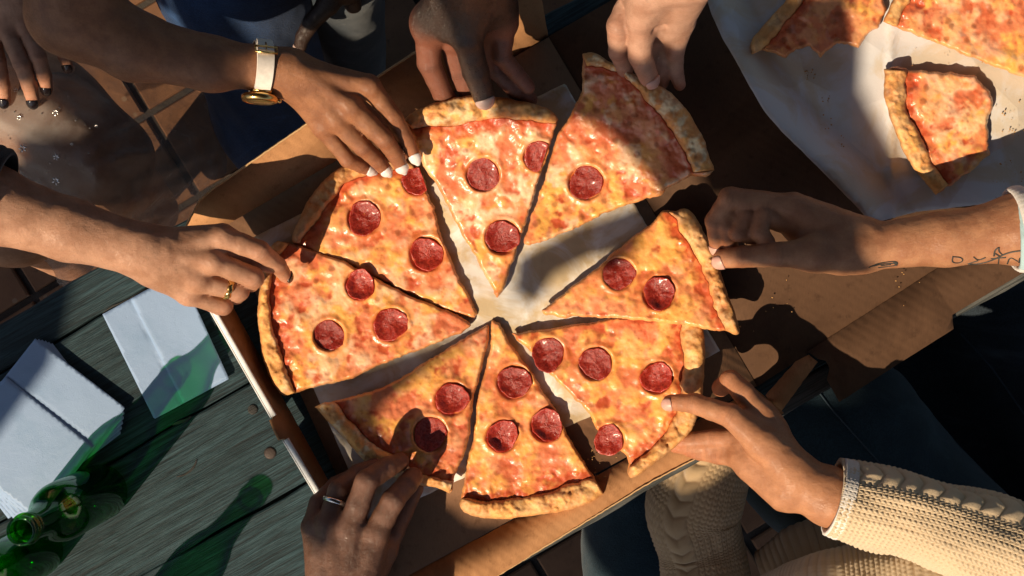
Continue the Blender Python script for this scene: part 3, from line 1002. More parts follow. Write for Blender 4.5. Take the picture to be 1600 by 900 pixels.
    # --- pepperoni
    for k, pe in enumerate(peps):
        x, y, r = pe[:3]
        r = r * rng.uniform(.91, .99)
        cup = pe[3] if len(pe) > 3 else .5
        nr, na = 13, 48
        ang = np.linspace(0, 2 * math.pi, na, endpoint=False)
        wob = 1 + .06 * np.sin(ang * 2 + k * 2.1 + seed) + .045 * np.sin(ang * 3 + k + seed * 1.7) + .022 * np.sin(ang * 7 + seed) + .016 * np.sin(ang * 13 + 2 * k)
        if len(pe) > 4:                                       # cut through by the slice edge
            cx, cy, off = pe[4]
            dcut = np.cos(ang) * cx + np.sin(ang) * cy
            wob = np.minimum(wob, np.where(dcut > .05, off / np.maximum(dcut, .05), 9))
        V = []; Fq = []; ed = []
        rings = [(0, 0), (.12, 0), (.25, 0), (.38, 0), (.5, 0), (.62, 0), (.72, 0), (.81, 0), (.88, 0), (.94, 0), (.985, 0), (1.0, -.5), (.985, -1.0)]
        tl = rng.uniform(-.0008, .0008, 2)
        for j, (rr, dnw) in enumerate(rings):
            pp = np.stack([x + np.cos(ang) * rr * r * wob, y + np.sin(ang) * rr * r * wob], 1)
            bump_ = (fbm(pp + seed * 31, 8, seed + k, 3, .6) - .5) * .0022 + (vnoise(pp + seed * 13, 14, k) - .5) * .0016
            un = 1 + .55 * np.sin(ang * 2 + k * 1.3 + seed) * (.5 + cup * .3) + .25 * np.sin(ang * 3 + seed)
            z = zb(pp) + thick + .0020 - .0010 * cup * (1 - rr * rr) + .0040 * (cup + .05) * sstep(.40, 1.0, np.full(na, rr)) * un + bump_ * (rr < .99)
            z += tl[0] * np.cos(ang) * rr + tl[1] * np.sin(ang) * rr
            if dnw:
                z = z - .0012 if dnw > -.9 else zb(pp) + thick * .5
            V.append(Wn(pp, z)); ed.append(np.full(na, float(sstep(.80, .97, np.array([rr]))[0]) * min(1, .35 + cup)))
        V = np.concatenate(V); ed = np.concatenate(ed)
        for j in range(len(rings) - 1):
            for a in range(na):
                b = (a + 1) % na
                Fq.append((j * na + a, (j + 1) * na + a, (j + 1) * na + b, j * na + b))
        mesh('pepperoni', V, np.array(Fq, int), M['pepperoni'], root, True, {'edge': ed})
    return root

slice_('slice under the finger with the black nail, three pepperoni in an arc',
  [(434, 376), (424, 383), (414, 410), (408, 440), (403, 472), (403, 505), (407, 542), (415, 577), (430, 609), (446, 619)],
  [(452, 381), (436, 398), (427, 425), (424, 455), (424, 490), (428, 522), (440, 556), (452, 585), (463, 613)],
  [(446, 619), (462, 614), (505, 601), (553, 591), (580, 575), (620, 560), (658, 545), (690, 533), (724, 519), (737, 508), (730, 500), (700, 485), (640, 461), (568, 425), (529, 404), (500, 394), (457, 381), (434, 376)],
  .0175, .0165, [(563, 445, 24, .9), (514, 524, 25, .35), (610, 507, 27, .55)], 11, white=.5, red=.45, roll=-.01, pale=.2)
slice_('slice under the white painted nails, tucked beside the black nail slice',
  [(458, 380), (455, 372), (464, 347), (478, 317), (502, 287), (523, 266), (540, 257), (575, 252), (615, 250), (645, 252)],
  [(470, 381), (480, 364), (496, 346), (520, 308), (537, 290), (556, 279), (580, 272), (612, 268), (648, 264)],
  [(645, 252), (662, 275), (668, 299), (679, 323), (689, 365), (703, 398), (718, 437), (733, 461), (746, 490), (742, 499), (715, 492), (660, 470), (600, 440), (540, 412), (490, 394), (458, 380)],
  .0100, .0100, [(569, 341, 27, .7), (667, 397, 28, .6), (652, 282, 24, .7, (.85, -.3, .38))], 23, white=.45, red=.35, warm=.65)
slice_('slice lifted by the dark thumb, crust split pale on one half',
  [(630, 189), (639, 177), (684, 158), (735, 148), (778, 150), (817, 159), (841, 165), (863, 171), (872, 187)],
  [(645, 202), (666, 199), (690, 199), (714, 195), (736, 190), (759, 186), (786, 186), (815, 189), (868, 193)],
  [(872, 187), (865, 207), (853, 255), (844, 272), (835, 302), (817, 365), (805, 398), (793, 434), (787, 452), (776, 465), (763, 440), (742, 398), (718, 359), (700, 323), (679, 284), (661, 260), (657, 240), (648, 216), (630, 189)],
  .062, .016, [(755, 273, 27, .25), (785, 370, 28, .6), (842, 244, 25, .5, (.93, .3, .35))], 37, white=.95, red=.3, sag=.012, pale=.35)
slice_('slice held by the pale hand, pale crust along its slanting side and one pepperoni',
  [(910, 84), (925, 80), (946, 93), (967, 102), (994, 117), (1024, 129), (1048, 144), (1075, 171), (1093, 204), (1105, 231), (1116, 266)],
  [(917, 104), (935, 106), (952, 109), (967, 114), (982, 121), (1000, 144), (1021, 171), (1045, 197), (1062, 222), (1075, 249), (1083, 270)],
  [(1116, 266), (1105, 276), (1080, 275), (1044, 293), (1032, 305), (1011, 310), (972, 323), (930, 341), (894, 359), (855, 374), (828, 383), (819, 380), (822, 365), (837, 320), (849, 284), (856, 261), (871, 210), (889, 183), (907, 144), (910, 120), (910, 84)],
  .072, .046, [(916, 285, 28, .25)], 41, white=.75, red=.65, sag=.012, pale=.75)
slice_('slice pinched by the tattooed arm, crust pulled away from its cheese',
  [(1056, 330), (1071, 323), (1089, 341), (1101, 362), (1113, 392), (1125, 422), (1137, 458), (1143, 475), (1158, 517), (1152, 524), (1137, 518)],
  [(1044, 331), (1056, 345), (1068, 368), (1084, 392), (1098, 416), (1108, 446), (1114, 479), (1124, 497), (1130, 508), (1133, 514), (1134, 516)],
  [(1137, 518), (1101, 514), (1060, 507), (1000, 500), (939, 496), (900, 494), (885, 497), (873, 496), (852, 491), (846, 485), (882, 458), (936, 416), (975, 380), (1017, 350), (1035, 329), (1056, 330)],
  .036, .020, [(967, 428, 26, .15), (1030, 458, 27, .8)], 53, white=.12, red=.25, warm=.85, roll=.02)
slice_('slice pinched by the hand in the cream sleeve, four pepperoni on it',
  [(1096, 479), (1098, 505), (1102, 550), (1100, 610), (1090, 657), (1075, 684), (1044, 707), (1020, 727), (987, 750), (980, 739)],
  [(1068, 482), (1064, 505), (1062, 529), (1067, 565), (1062, 600), (1058, 640), (1045, 670), (1025, 694), (1004, 713), (984, 727)],
  [(980, 739), (984, 726), (978, 712), (955, 694), (930, 670), (921, 646), (900, 625), (885, 610), (852, 577), (831, 550), (807, 532), (800, 521), (825, 517), (870, 512), (915, 505), (960, 496), (1002, 491), (1038, 485), (1096, 479)],
  .032, .013, [(856, 554, 27, .5), (931, 568, 27, .3), (1026, 590, 26, .8), (951, 688, 25, .4)], 61, white=.18, red=.35, warm=.8, sag=.004)
slice_('slice pulled by the hand with silver ring, pale crust facing the plank table',
  [(491, 636), (499, 642), (508, 656), (529, 677), (553, 703), (570, 722), (600, 742), (640, 754), (660, 760), (690, 764), (702, 771)],
  [(508, 628), (526, 628), (541, 649), (559, 673), (580, 690), (607, 706), (628, 720), (650, 736), (672, 744), (692, 748), (709, 752)],
  [(702, 771), (707, 765), (710, 744), (724, 711), (733, 684), (736, 654), (742, 616), (748, 598), (752, 574), (760, 544), (764, 526), (765, 508), (758, 509), (730, 526), (685, 553), (655, 571), (628, 589), (592, 607), (550, 620), (526, 625), (491, 636)],
  .030, .011, [(706, 623, 27, .7), (672, 678, 28, .25)], 71, white=.2, red=.45, warm=.7, pale=.6)
slice_('untouched slice nearest the folded out box wall, golden crust along it',
  [(943, 771), (930, 782), (900, 793), (870, 800), (840, 805), (798, 811), (760, 811), (730, 804), (718, 792), (720, 780)],
  [(928, 746), (905, 752), (880, 759), (858, 768), (835, 774), (805, 779), (775, 781), (752, 781), (735, 780), (724, 777)],
  [(720, 780), (725, 756), (729, 720), (739, 690), (743, 645), (745, 616), (754, 592), (764, 550), (767, 520), (768, 499), (780, 505), (796, 535), (820, 565), (838, 592), (859, 628), (868, 640), (885, 675), (906, 711), (924, 738), (943, 771)],
  .011, .0105, [(804, 597, 28, .55), (785, 681, 26, 1.0), (855, 664, 27, .8)], 83, white=.2, red=.35, warm=.75)
GP = 'half eaten slices on butcher paper'
slice_('bitten slice with a thick folded crust, half in shade on the butcher paper',
  [(1174, 86), (1170, 70), (1180, 54), (1204, 27), (1225, 3), (1245, -22), (1260, -40)],
  [(1190, 78), (1202, 66), (1216, 48), (1232, 28), (1252, 8), (1268, -8), (1285, -28)],
  [(1260, -40), (1385, -40), (1381, -5), (1385, 15), (1375, 42), (1351, 57), (1342, 75), (1309, 66), (1294, 75), (1282, 90), (1264, 74), (1243, 78), (1228, 92), (1210, 81), (1192, 78), (1174, 86)],
  .0185, .0175, [], 91, white=.05, red=.9, warm=.3, grp=GP, bub=1.4, bite=1.0)
slice_('large plain slice reaching out of the picture corner on the butcher paper',
  [(1380, 34), (1390, 12), (1399, -6), (1412, -45)],
  [(1402, 42), (1412, 22), (1424, -4), (1437, -45)],
  [(1412, -45), (1720, -60), (1700, 160), (1600, 122), (1555, 105), (1510, 87), (1459, 66), (1414, 48), (1380, 34)],
  .0185, .0175, [], 97, white=.35, red=.4, warm=.6, grp=GP, bub=1.3)
slice_('small stub of a slice lying alone on the butcher paper, eaten round its end',
  [(1381, 108), (1380, 129), (1384, 168), (1399, 204), (1414, 245), (1438, 276), (1462, 305)],
  [(1417, 110), (1416, 135), (1418, 168), (1430, 200), (1446, 232), (1462, 260), (1482, 288)],
  [(1462, 305), (1480, 291), (1507, 276), (1522, 264), (1546, 242), (1543, 195), (1552, 171), (1549, 144), (1522, 117), (1465, 112), (1420, 108), (1402, 102), (1381, 108)],
  .0185, .0175, [], 103, white=.45, red=.4, warm=.6, grp=GP, bub=1.3, bite=1.2)

# crumbs
def crumbs(name, spots, z, lab, cat, mat):
    V = []; F = []
    for (x, y, r, n) in spots:
        for i in range(n):
            a = rng.uniform(0, 6.28); d = r * math.sqrt(rng.uniform(0, 1))
            s = rng.uniform(.0004, .0013)
            c = np.array(W(x + d * math.cos(a), y + d * math.sin(a), z)) + (0, 0, s * .6)
            o = len(V)
            for k in ((1, 0, 0), (-1, 0, 0), (0, 1, 0), (0, -1, 0), (0, 0, 1), (0, 0, -1)):
                V.append(tuple(c + np.array(k) * s * rng.uniform(.6, 1.3)))
            for t in ((0, 2, 4), (2, 1, 4), (1, 3, 4), (3, 0, 4), (2, 0, 5), (1, 2, 5), (3, 1, 5), (0, 3, 5)):
                F.append(tuple(i_ + o for i_ in t))
    o = mesh(name, V, np.array(F, int), mat, None, False, kind='stuff')
    o['label'] = lab
    return o
M['crumb'] = m_plain('crumb', (.52, .29, .11), .8, .2)
crumbs('crumbs', [(935, 742, 12, 16), (925, 720, 22, 12), (950, 700, 20, 8), (1380, 430, 60, 10), (1180, 470, 60, 8), (880, 560, 80, 14), (830, 480, 70, 18)], .0095, 'pale crust crumbs scattered on the box floor and lid', 'crumbs', M['crumb'])
crumbs('crumbs', [(1265, 118, 10, 14), (1292, 155, 8, 6), (1310, 225, 14, 10), (1290, 195, 18, 8), (1580, 180, 40, 26), (1580, 280, 30, 20), (1480, 90, 60, 14), (1420, 140, 6, 6)], .0150, 'dark crumbs and scraps scattered on the butcher paper', 'crumbs', M['crumb'])
# ------------------------------------------------------------------ bodies: one smooth surface grown round a skeleton
def smin(a, b, k):
    h = np.maximum(k - np.abs(a - b), 0) / k
    return np.minimum(a, b) - h * h * k * .25

class Field:
    def __init__(s, lo, hi, vox):
        s.vox = vox
        s.lo = np.array(lo, np.float32)
        s.n = np.ceil((np.array(hi) - np.array(lo)) / vox).astype(int) + 1
        s.D = np.full(s.n, .05, np.float32)
    def sub(s, lo, hi):
        a = np.clip(np.floor((np.array(lo) - s.lo) / s.vox).astype(int), 0, s.n)
        b = np.clip(np.ceil((np.array(hi) - s.lo) / s.vox).astype(int) + 1, 0, s.n)
        return tuple(slice(i, j) for i, j in zip(a, b))
    def cap(s, A, a, b, ra, rb, k, neg=False):
        a = np.array(a, np.float32); b = np.array(b, np.float32)
        m = max(ra, rb) + k + 3 * s.vox
        sl = s.sub(np.minimum(a, b) - m, np.maximum(a, b) + m)
        if any(q.start >= q.stop for q in sl):
            return
        ax = [s.lo[i] + s.vox * np.arange(sl[i].start, sl[i].stop, dtype=np.float32) for i in range(3)]
        X = ax[0][:, None, None] - a[0]; Y = ax[1][None, :, None] - a[1]; Zz = ax[2][None, None, :] - a[2]
        e = b - a
        L = float(e @ e) + 1e-12
        t = np.clip((X * e[0] + Y * e[1] + Zz * e[2]) / L, 0, 1)
        d = np.sqrt((X - t * e[0]) ** 2 + (Y - t * e[1]) ** 2 + (Zz - t * e[2]) ** 2) - (ra + (rb - ra) * t)
        if neg:
            A[sl] = -smin(-A[sl], d, k)
        elif k > 0:
            A[sl] = smin(A[sl], d, k)
        else:
            A[sl] = np.minimum(A[sl], d)

def surface_nets(D, lo, vox):
    s = D < 0
    c = np.zeros(tuple(np.array(D.shape) - 1), np.int8)
    for i in (0, 1):
        for j in (0, 1):
            for k in (0, 1):
                c += s[i:D.shape[0] - 1 + i, j:D.shape[1] - 1 + j, k:D.shape[2] - 1 + k]
    act = (c > 0) & (c < 8)
    ijk = np.argwhere(act)
    idx = -np.ones(act.shape, np.int32)
    idx[act] = np.arange(len(ijk))
    pos = np.zeros((len(ijk), 3)); cnt = np.zeros(len(ijk))
    I, J, K = ijk.T
    for axis in range(3):
        o = [a for a in range(3) if a != axis]
        for u in (0, 1):
            for w in (0, 1):
                f = [0, 0, 0]; f[o[0]] = u; f[o[1]] = w
                g2 = list(f); g2[axis] = 1
                va = D[I + f[0], J + f[1], K + f[2]]; vb = D[I + g2[0], J + g2[1], K + g2[2]]
                cr_ = (va < 0) != (vb < 0)
                t = np.where(cr_, va / np.where(cr_, va - vb, 1), 0)
                P = np.zeros((len(ijk), 3)); P[:, o[0]] = u; P[:, o[1]] = w; P[:, axis] = t
                pos += P * cr_[:, None]; cnt += cr_
    verts = lo + vox * (ijk + pos / cnt[:, None])
    quads = []
    for axis in range(3):
        o = [a for a in range(3) if a != axis]
        sl0 = [slice(None)] * 3; sl1 = [slice(None)] * 3
        sl0[axis] = slice(0, -1); sl1[axis] = slice(1, None)
        a = s[tuple(sl0)]; b = s[tuple(sl1)]
        e = np.argwhere(a != b)
        ok = (e[:, o[0]] > 0) & (e[:, o[1]] > 0) & (e[:, o[0]] < D.shape[o[0]] - 1) & (e[:, o[1]] < D.shape[o[1]] - 1)
        e = e[ok]
        flip = a[tuple(e.T)]
        q = []
        for du, dw in ((-1, -1), (0, -1), (0, 0), (-1, 0)):
            z = e.copy(); z[:, o[0]] += du; z[:, o[1]] += dw
            q.append(idx[tuple(z.T)])
        q = np.stack(q, 1)
        if axis == 1:
            flip = ~flip
        q[~flip] = q[~flip][:, ::-1]
        quads.append(q)
    return verts, np.concatenate(quads)

def body(name, parent, mat, base, fingers=(), vox=.0017, kb=.012, bumps=(), cuts=(), palm=None, label=None, kj=.006, rough_amp=.0007, noise_scale=.014, smooth_it=2):
    """base: bones (a, b, ra, rb[, k]) of arm and palm; fingers: dicts with joints and radii, blended into the palm but not into each other"""
    pts = []
    for q in base:
        pts += [np.array(q[0]) - q[2], np.array(q[0]) + q[2], np.array(q[1]) - q[3], np.array(q[1]) + q[3]]
    for f in fingers:
        for j, r in zip(f['j'], f['r']):
            pts += [np.array(j) - r, np.array(j) + r]
    pts = np.array(pts)
    F_ = Field(pts.min(0) - .008, pts.max(0) + .008, vox)
    for q in base:
        F_.cap(F_.D, q[0], q[1], q[2], q[3], q[4] if len(q) > 4 else kb)
    for q in bumps:
        F_.cap(F_.D, q[0], q[1], q[2], q[3], q[4])
    B = F_.D
    T = B.copy()
    for f in fingers:
        J = [np.array(j, np.float32) for j in f['j']]; Rr = f['r']
        lo = np.min([j - r for j, r in zip(J, Rr)], 0) - .016; hi = np.max([j + r for j, r in zip(J, Rr)], 0) + .016
        sl = F_.sub(lo, hi)
        G = np.full(B.shape, .05, np.float32) if False else None
        sub = Field.__new__(Field)
        sub.vox = vox; sub.lo = F_.lo + vox * np.array([q.start for q in sl]); sub.n = np.array([q.stop - q.start for q in sl])
        G = np.full(sub.n, .05, np.float32)
        for i in range(len(J) - 1):
            d = J[i + 1] - J[i]
            mid = J[i] + d * .5
            ra, rb = Rr[i], Rr[i + 1]
            rm = (ra + rb) / 2 * (.955 if i else .97)
            sub.cap(G, J[i], mid, ra, rm, .002); sub.cap(G, mid, J[i + 1], rm, rb, .002)
        T[sl] = np.minimum(T[sl], smin(B[sl], G, f.get('k', kj)))
    for q in cuts:
        F_.cap(T, q[0], q[1], q[2], q[3], q[4], True)
    v, f4 = surface_nets(T, F_.lo, vox)
    # relax the grid steps
    if smooth_it:
        e0 = np.concatenate([f4[:, [0, 1]], f4[:, [1, 2]], f4[:, [2, 3]], f4[:, [3, 0]]])
        for _ in range(smooth_it):
            acc = np.zeros_like(v); n = np.zeros(len(v))
            for k in range(3):
                acc[:, k] = np.bincount(e0[:, 0], v[e0[:, 1], k], len(v)) + np.bincount(e0[:, 1], v[e0[:, 0], k], len(v))
            n = np.bincount(e0[:, 0], minlength=len(v)) + np.bincount(e0[:, 1], minlength=len(v))
            v = v * .5 + .5 * acc / n[:, None]
    if rough_amp:
        c0 = v[f4[:, 0]]; nn = np.cross(v[f4[:, 1]] - c0, v[f4[:, 3]] - c0)
        vn = np.zeros_like(v)
        for k in range(4):
            for a in range(3):
                vn[:, a] += np.bincount(f4[:, k], nn[:, a], len(v))
        vn /= np.linalg.norm(vn, axis=1)[:, None] + 1e-12
        pp = np.stack([v[:, 0] + v[:, 2] * .5, v[:, 1] - v[:, 2] * .7], 1)
        v = v + vn * ((fbm(pp, noise_scale, 5, 4, .55) - .5) * 2 * rough_amp)[:, None]
    red = np.zeros(len(v)); crease = np.zeros(len(v)); pal = np.zeros(len(v))
    for f in fingers:
        J = [np.array(j) for j in f['j']]
        for i, j in enumerate(J):
            w = .5 if i in (1, 2) else (.8 if i == len(J) - 1 else .35)
            d2 = ((v - j) ** 2).sum(1)
            red = np.maximum(red, w * np.exp(-d2 / (.0105 ** 2)))
        for i in range(1, len(J) - 1):
            a = J[i + 1] - J[i - 1]; a = a / np.linalg.norm(a)
            s = (v - J[i]) @ a
            d = np.linalg.norm(v - J[i] - s[:, None] * a, axis=1)
            near = np.exp(-(np.maximum(d - f['r'][i] * 1.25, 0) / .003) ** 2)
            for o in (-.0022, .0002, .0026):
                crease = np.maximum(crease, near * np.exp(-((s - o) / .0009) ** 2) * .8)
    if palm is not None:
        c0 = v[f4[:, 0]]; nn = np.cross(v[f4[:, 1]] - c0, v[f4[:, 3]] - c0)
        vn = np.zeros_like(v)
        for k in range(4):
            for a in range(3):
                vn[:, a] += np.bincount(f4[:, k], nn[:, a], len(v))
        vn /= np.linalg.norm(vn, axis=1)[:, None] + 1e-12
        pal = palm(v, vn)
    o = mesh(name, v, f4, mat, parent, True, {'red': np.clip(red, 0, 1), 'crease': np.clip(crease, 0, 1), 'palm': np.clip(pal, 0, 1)}, label)
    return o, v, f4

def nail(parent, base_, tip, up, r, mat, L=.0115, wid=58, over=.0015, thick=.0008):
    base_ = np.array(base_, float); tip = np.array(tip, float)
    a = tip - base_; a /= np.linalg.norm(a)
    n = np.array(up, float); n -= a * (n @ a); n /= np.linalg.norm(n)
    b = np.cross(a, n)
    nt, ns = 9, 9
    top = []; bot = []
    x1 = r * .82 + over
    for i in range(nt):
        t = i / (nt - 1)
        x = x1 - L * (1 - t)
        e = abs(2 * t - 1)
        wv = (1 - e ** 4) ** .5 * (1.0 if t < .5 else .97)
        wv = max(wv, .30)
        xx = max(x, 0)
        re = math.sqrt(max(r * r * 1.02 - .55 * xx * xx, (r * .5) ** 2))
        for j in range(ns):
            s = 2 * j / (ns - 1) - 1
            an = R(wid) * s * wv
            P = tip + a * x + (n * math.cos(an) + b * math.sin(an) * .98) * (re + .0002)
            top.append(P + (n * math.cos(an) + b * math.sin(an)) * thick); bot.append(P - n * .0008)
    V = top + bot
    N = nt * ns
    Fq = []
    for i in range(nt - 1):
        for j in range(ns - 1):
            q = (i * ns + j, i * ns + j + 1, (i + 1) * ns + j + 1, (i + 1) * ns + j)
            Fq.append(q[::-1]); Fq.append(tuple(k + N for k in q))
    rim = [j for j in range(ns)] + [(i + 1) * ns - 1 for i in range(1, nt)] + [(nt - 1) * ns + j for j in range(ns - 2, -1, -1)] + [i * ns for i in range(nt - 2, 0, -1)]
    for i in range(len(rim)):
        p0, p1 = rim[i], rim[(i + 1) % len(rim)]
        Fq.append((p0, p1, p1 + N, p0 + N))
    return mesh('fingernail', V, Fq, mat, parent, True)

def P(px, py, z):
    return np.array(W(px, py, z))
def fin(r, *pts, **kw):
    d = {'j': [P(*p) for p in pts], 'r': [x / 1000 for x in r]}
    d.update(kw)
    return d
def bone(p, q, ra, rb, k=12):
    return (P(*p), P(*q), ra / 1000, rb / 1000, k / 1000)
def fnail(parent, f, up, mat, **kw):
    return nail(parent, f['j'][-2], f['j'][-1], up, f['r'][-1], mat, **kw)

UPZ = (0, 0, 1)
# --- the arm with the watch
w1 = thing('person', 'person with brown skin, white painted nails and a watch, reaching in over the box wall', 'person', tuple(P(300, 90, .17)))
f1 = [fin((11, 9.8, 8.6, 7.2), (578, 136, .120), (616, 184, .100), (636, 220, .082), (647, 243, .072)),
      fin((11.5, 10.2, 9.0, 7.6), (548, 168, .124), (600, 217, .106), (617, 241, .086), (626, 258, .074)),
      fin((11, 9.8, 8.6, 7.2), (525, 188, .118), (567, 230, .100), (589, 250, .082), (601, 264, .070)),
      fin((10, 8.8, 7.6, 6.4), (504, 200, .106), (543, 249, .086), (562, 258, .074), (576, 265, .064)),
      fin((12, 10.5, 8.0), (540, 150, .085), (600, 205, .065), (628, 240, .050))]
b1 = [bone((118, -150, .26), (112, 20, .21), 40, 38, 20), bone((112, 20, .21), (210, 72, .19), 36, 33, 25), bone((210, 72, .19), (330, 100, .172), 31, 26), bone((330, 100, .172), (412, 106, .152), 25, 20.5),
      bone((412, 106, .152), (450, 112, .146), 20.5, 20), bone((412, 112, .146), (450, 122, .138), 18, 17),
      bone((450, 108, .146), (574, 134, .118), 17, 11.5), bone((450, 112, .146), (546, 166, .122), 17, 12), bone((450, 116, .142), (523, 186, .116), 17, 11.5), bone((452, 122, .136), (502, 197, .106), 16, 10.5),
      bone((455, 105, .135), (545, 140, .092), 15, 12)]
bm1 = [bone((578, 134, .127), (580, 137, .127), 8, 8, 8), bone((547, 166, .132), (549, 169, .132), 8, 8, 8), bone((524, 187, .125), (526, 189, .125), 7.5, 7.5, 8), bone((503, 198, .113), (504, 200, .113), 6.5, 6.5, 8),
       bone((470, 112, .160), (544, 162, .134), 3, 3.5, 9), bone((468, 108, .158), (572, 132, .129), 3, 3.5, 9), bone((468, 118, .156), (520, 183, .127), 3, 3, 9)]
arm1, _, _ = body('arm', w1, M['skin_watch'], b1, f1, bumps=bm1)
for f in f1[:4]:
    fnail(arm1, f, (.05, -.05, 1), M['nail_white'], L=.0155, over=.0050, wid=62)

# watch
wt = thing('wristwatch', 'gold wristwatch on a white leather strap round the wrist', 'watch', tuple(P(408, 107, .152)))
wc = P(408, 107, .152); wa = P(440, 111, .147) - P(370, 103, .163); wa /= np.linalg.norm(wa)
we = np.cross((0, 0, 1), wa); we /= np.linalg.norm(we)          # +y in the picture plane
wz = np.cross(wa, we)
def band(a0, a1, r0, w0, w1, th, n=30, zs=1.0, dr=0):
    V = []; Fq = []
    for i in range(n + 1):
        t = i / n; an = a0 + (a1 - a0) * t
        w = w0 + (w1 - w0) * t
        d = we * math.cos(an) + wz * math.sin(an) * zs
        for (x, rr) in ((-w, 0), (-w * .96, th), (w * .96, th), (w, 0)):
            V.append(wc + wa * x + d * (r0 + dr + rr))
    for i in range(n):
        for k in range(4):
            q = (k + 1) % 4
            Fq.append((i * 4 + k, (i + 1) * 4 + k, (i + 1) * 4 + q, i * 4 + q))
    Fq.append((0, 1, 2, 3)); Fq.append((n * 4 + 3, n * 4 + 2, n * 4 + 1, n * 4))
    return V, Fq
RW = .0252
v, f = merge(band(R(28), R(152), RW, .0088, .0080, .0022), band(R(205), R(395), RW, .0084, .0088, .0020))
mesh('strap', v, f, M['strap'], wt, False)
v, f = band(R(18), R(60), RW, .0080, .0080, .002, dr=.0022)
mesh('strap_tail', v, f, M['strap'], wt, False)
# buckle
def P_on(an, x, dr):
    return wc + wa * x + (we * math.cos(an) + wz * math.sin(an)) * (RW + dr)
v, f = merge(tube([P_on(R(52), -.0105, .004), P_on(R(52), .0105, .004), P_on(R(66), .0105, .004), P_on(R(66), -.0105, .004), P_on(R(52), -.0105, .004)], .0013, 6), tube([P_on(R(59), 0, .0042), P_on(R(40), 0, .0048)], .0008, 5))
mesh('buckle', v, f, M['gold'], wt, True)
for s in (-.006, 0, .006):
    pass
ca = R(178)
cdir = we * math.cos(ca) + wz * math.sin(ca); cc = wc + cdir * (RW + .001)
v, f = lathe([(0, .0), (.0160, .0), (.0178, .0018), (.0182, .0045), (.0172, .0068), (.0150, .0078), (.0147, .0070)], cc, cdir, 40)
case = mesh('case', v, f, M['gold'], wt, True)
v, f = lathe([(.0150, .0066), (.0120, .0080), (.007, .0086), (0, .0088)], cc, cdir, 40)
mesh('dial', v, f, M['dial'], case, True)
v, f = lathe([(0, .0), (.0022, .0), (.0024, .001), (.0024, .003), (.0016, .0038), (0, .004)], cc + wa * .0178 + cdir * .004, wa, 14)
mesh('crown', v, f, M['gold'], case, True)
v, f = merge(tube([P_on(R(150), -.009, .002), P_on(R(150), .009, .002)], .0016, 6), tube([P_on(R(206), -.009, .002), P_on(R(206), .009, .002)], .0016, 6))
mesh('lug_bar', v, f, M['gold'], wt, True)

# --- the person with black nails
w2 = thing('person', 'seated person in a sheer sequinned dress with black nails, one finger on the pizza', 'person', tuple(P(150, 250, .05)))
f2 = [fin((12.0, 10.8, 9.0, 7.6), (350, 371, .112), (406, 392, .104), (434, 414, .074), (446, 431, .052)),
      fin((12.0, 11.2, 9.6, 8.0), (332, 408, .114), (396, 434, .094), (392, 442, .068), (370, 440, .058)),
      fin((11.5, 10.8, 9.4, 8.0), (308, 438, .106), (373, 455, .086), (368, 462, .060), (345, 458, .052)),
      fin((10.5, 9.8, 8.4, 7.0), (296, 461, .096), (349, 478, .076), (342, 480, .056), (325, 476, .050)),
      fin((13, 11, 9, 8), (300, 390, .085), (350, 400, .066), (392, 408, .058), (424, 416, .050))]
b2 = [bone((-160, 262, .19), (-20, 318, .165), 44, 38, 20), bone((-20, 318, .165), (110, 360, .145), 38, 30), bone((110, 360, .145), (222, 396, .128), 29, 24), bone((110, 354, .15), (222, 380, .135), 22, 19), 
      bone((222, 392, .128), (250, 402, .124), 23, 21), bone((222, 402, .118), (252, 416, .112), 20, 19),
      bone((245, 385, .124), (346, 369, .110), 19, 13), bone((245, 398, .124), (330, 407, .112), 20, 13), bone((245, 410, .120), (306, 436, .104), 20, 13), bone((245, 420, .112), (293, 458, .094), 19, 12),
      bone((240, 385, .11), (305, 388, .085), 17, 14)]
bm2 = [bone((347, 370, .119), (349, 372, .119), 8, 8, 8), bone((331, 407, .121), (333, 409, .121), 8.5, 8.5, 8), bone((307, 437, .113), (309, 439, .113), 8, 8, 8), bone((294, 459, .101), (296, 461, .101), 7, 7, 8),
       bone((262, 396, .140), (326, 405, .122), 3, 3.5, 9), bone((262, 388, .138), (343, 370, .120), 3, 3.5, 9), bone((262, 406, .136), (303, 433, .114), 3, 3.2, 9)]
arm2, _, _ = body('arm', w2, M['skin_nails'], b2, f2, bumps=bm2)
fnail(arm2, f2[0], (.75, .15, .75), M['nail_black'], L=.0115, over=.002, wid=55)
f2b = [fin((10.5, 9.5, 8.6, 7.4), (-14, 40, -.070), (-4, 95, -.068), (4, 132, -.082), (7, 158, -.092)),
       fin((11, 10, 9, 7.8), (12, 48, -.064), (34, 100, -.060), (46, 134, -.078), (52, 158, -.090)),
       fin((10.5, 9.5, 8.5, 7.2), (40, 42, -.066), (60, 88, -.062), (69, 118, -.078), (73, 138, -.090)),
       fin((9.5, 8.5, 7.4, 6.4), (66, 26, -.075), (90, 66, -.076), (101, 90, -.088), (106, 104, -.096))]
b2b = [bone((50, -260, .0), (30, -90, -.045), 34, 24), bone((24, -88, -.045), (-14, 38, -.072), 20, 12), bone((30, -88, -.045), (12, 46, -.066), 20, 13), bone((36, -88, -.045), (40, 40, -.068), 20, 12), bone((42, -86, -.05), (64, 24, -.078), 19, 11)]
arm2b, _, _ = body('arm', w2, M['skin_nails'], b2b, f2b)
for f in f2b:
    fnail(arm2b, f, (.0, -.2, 1), M['nail_black'], L=.0135, over=.002, wid=58)
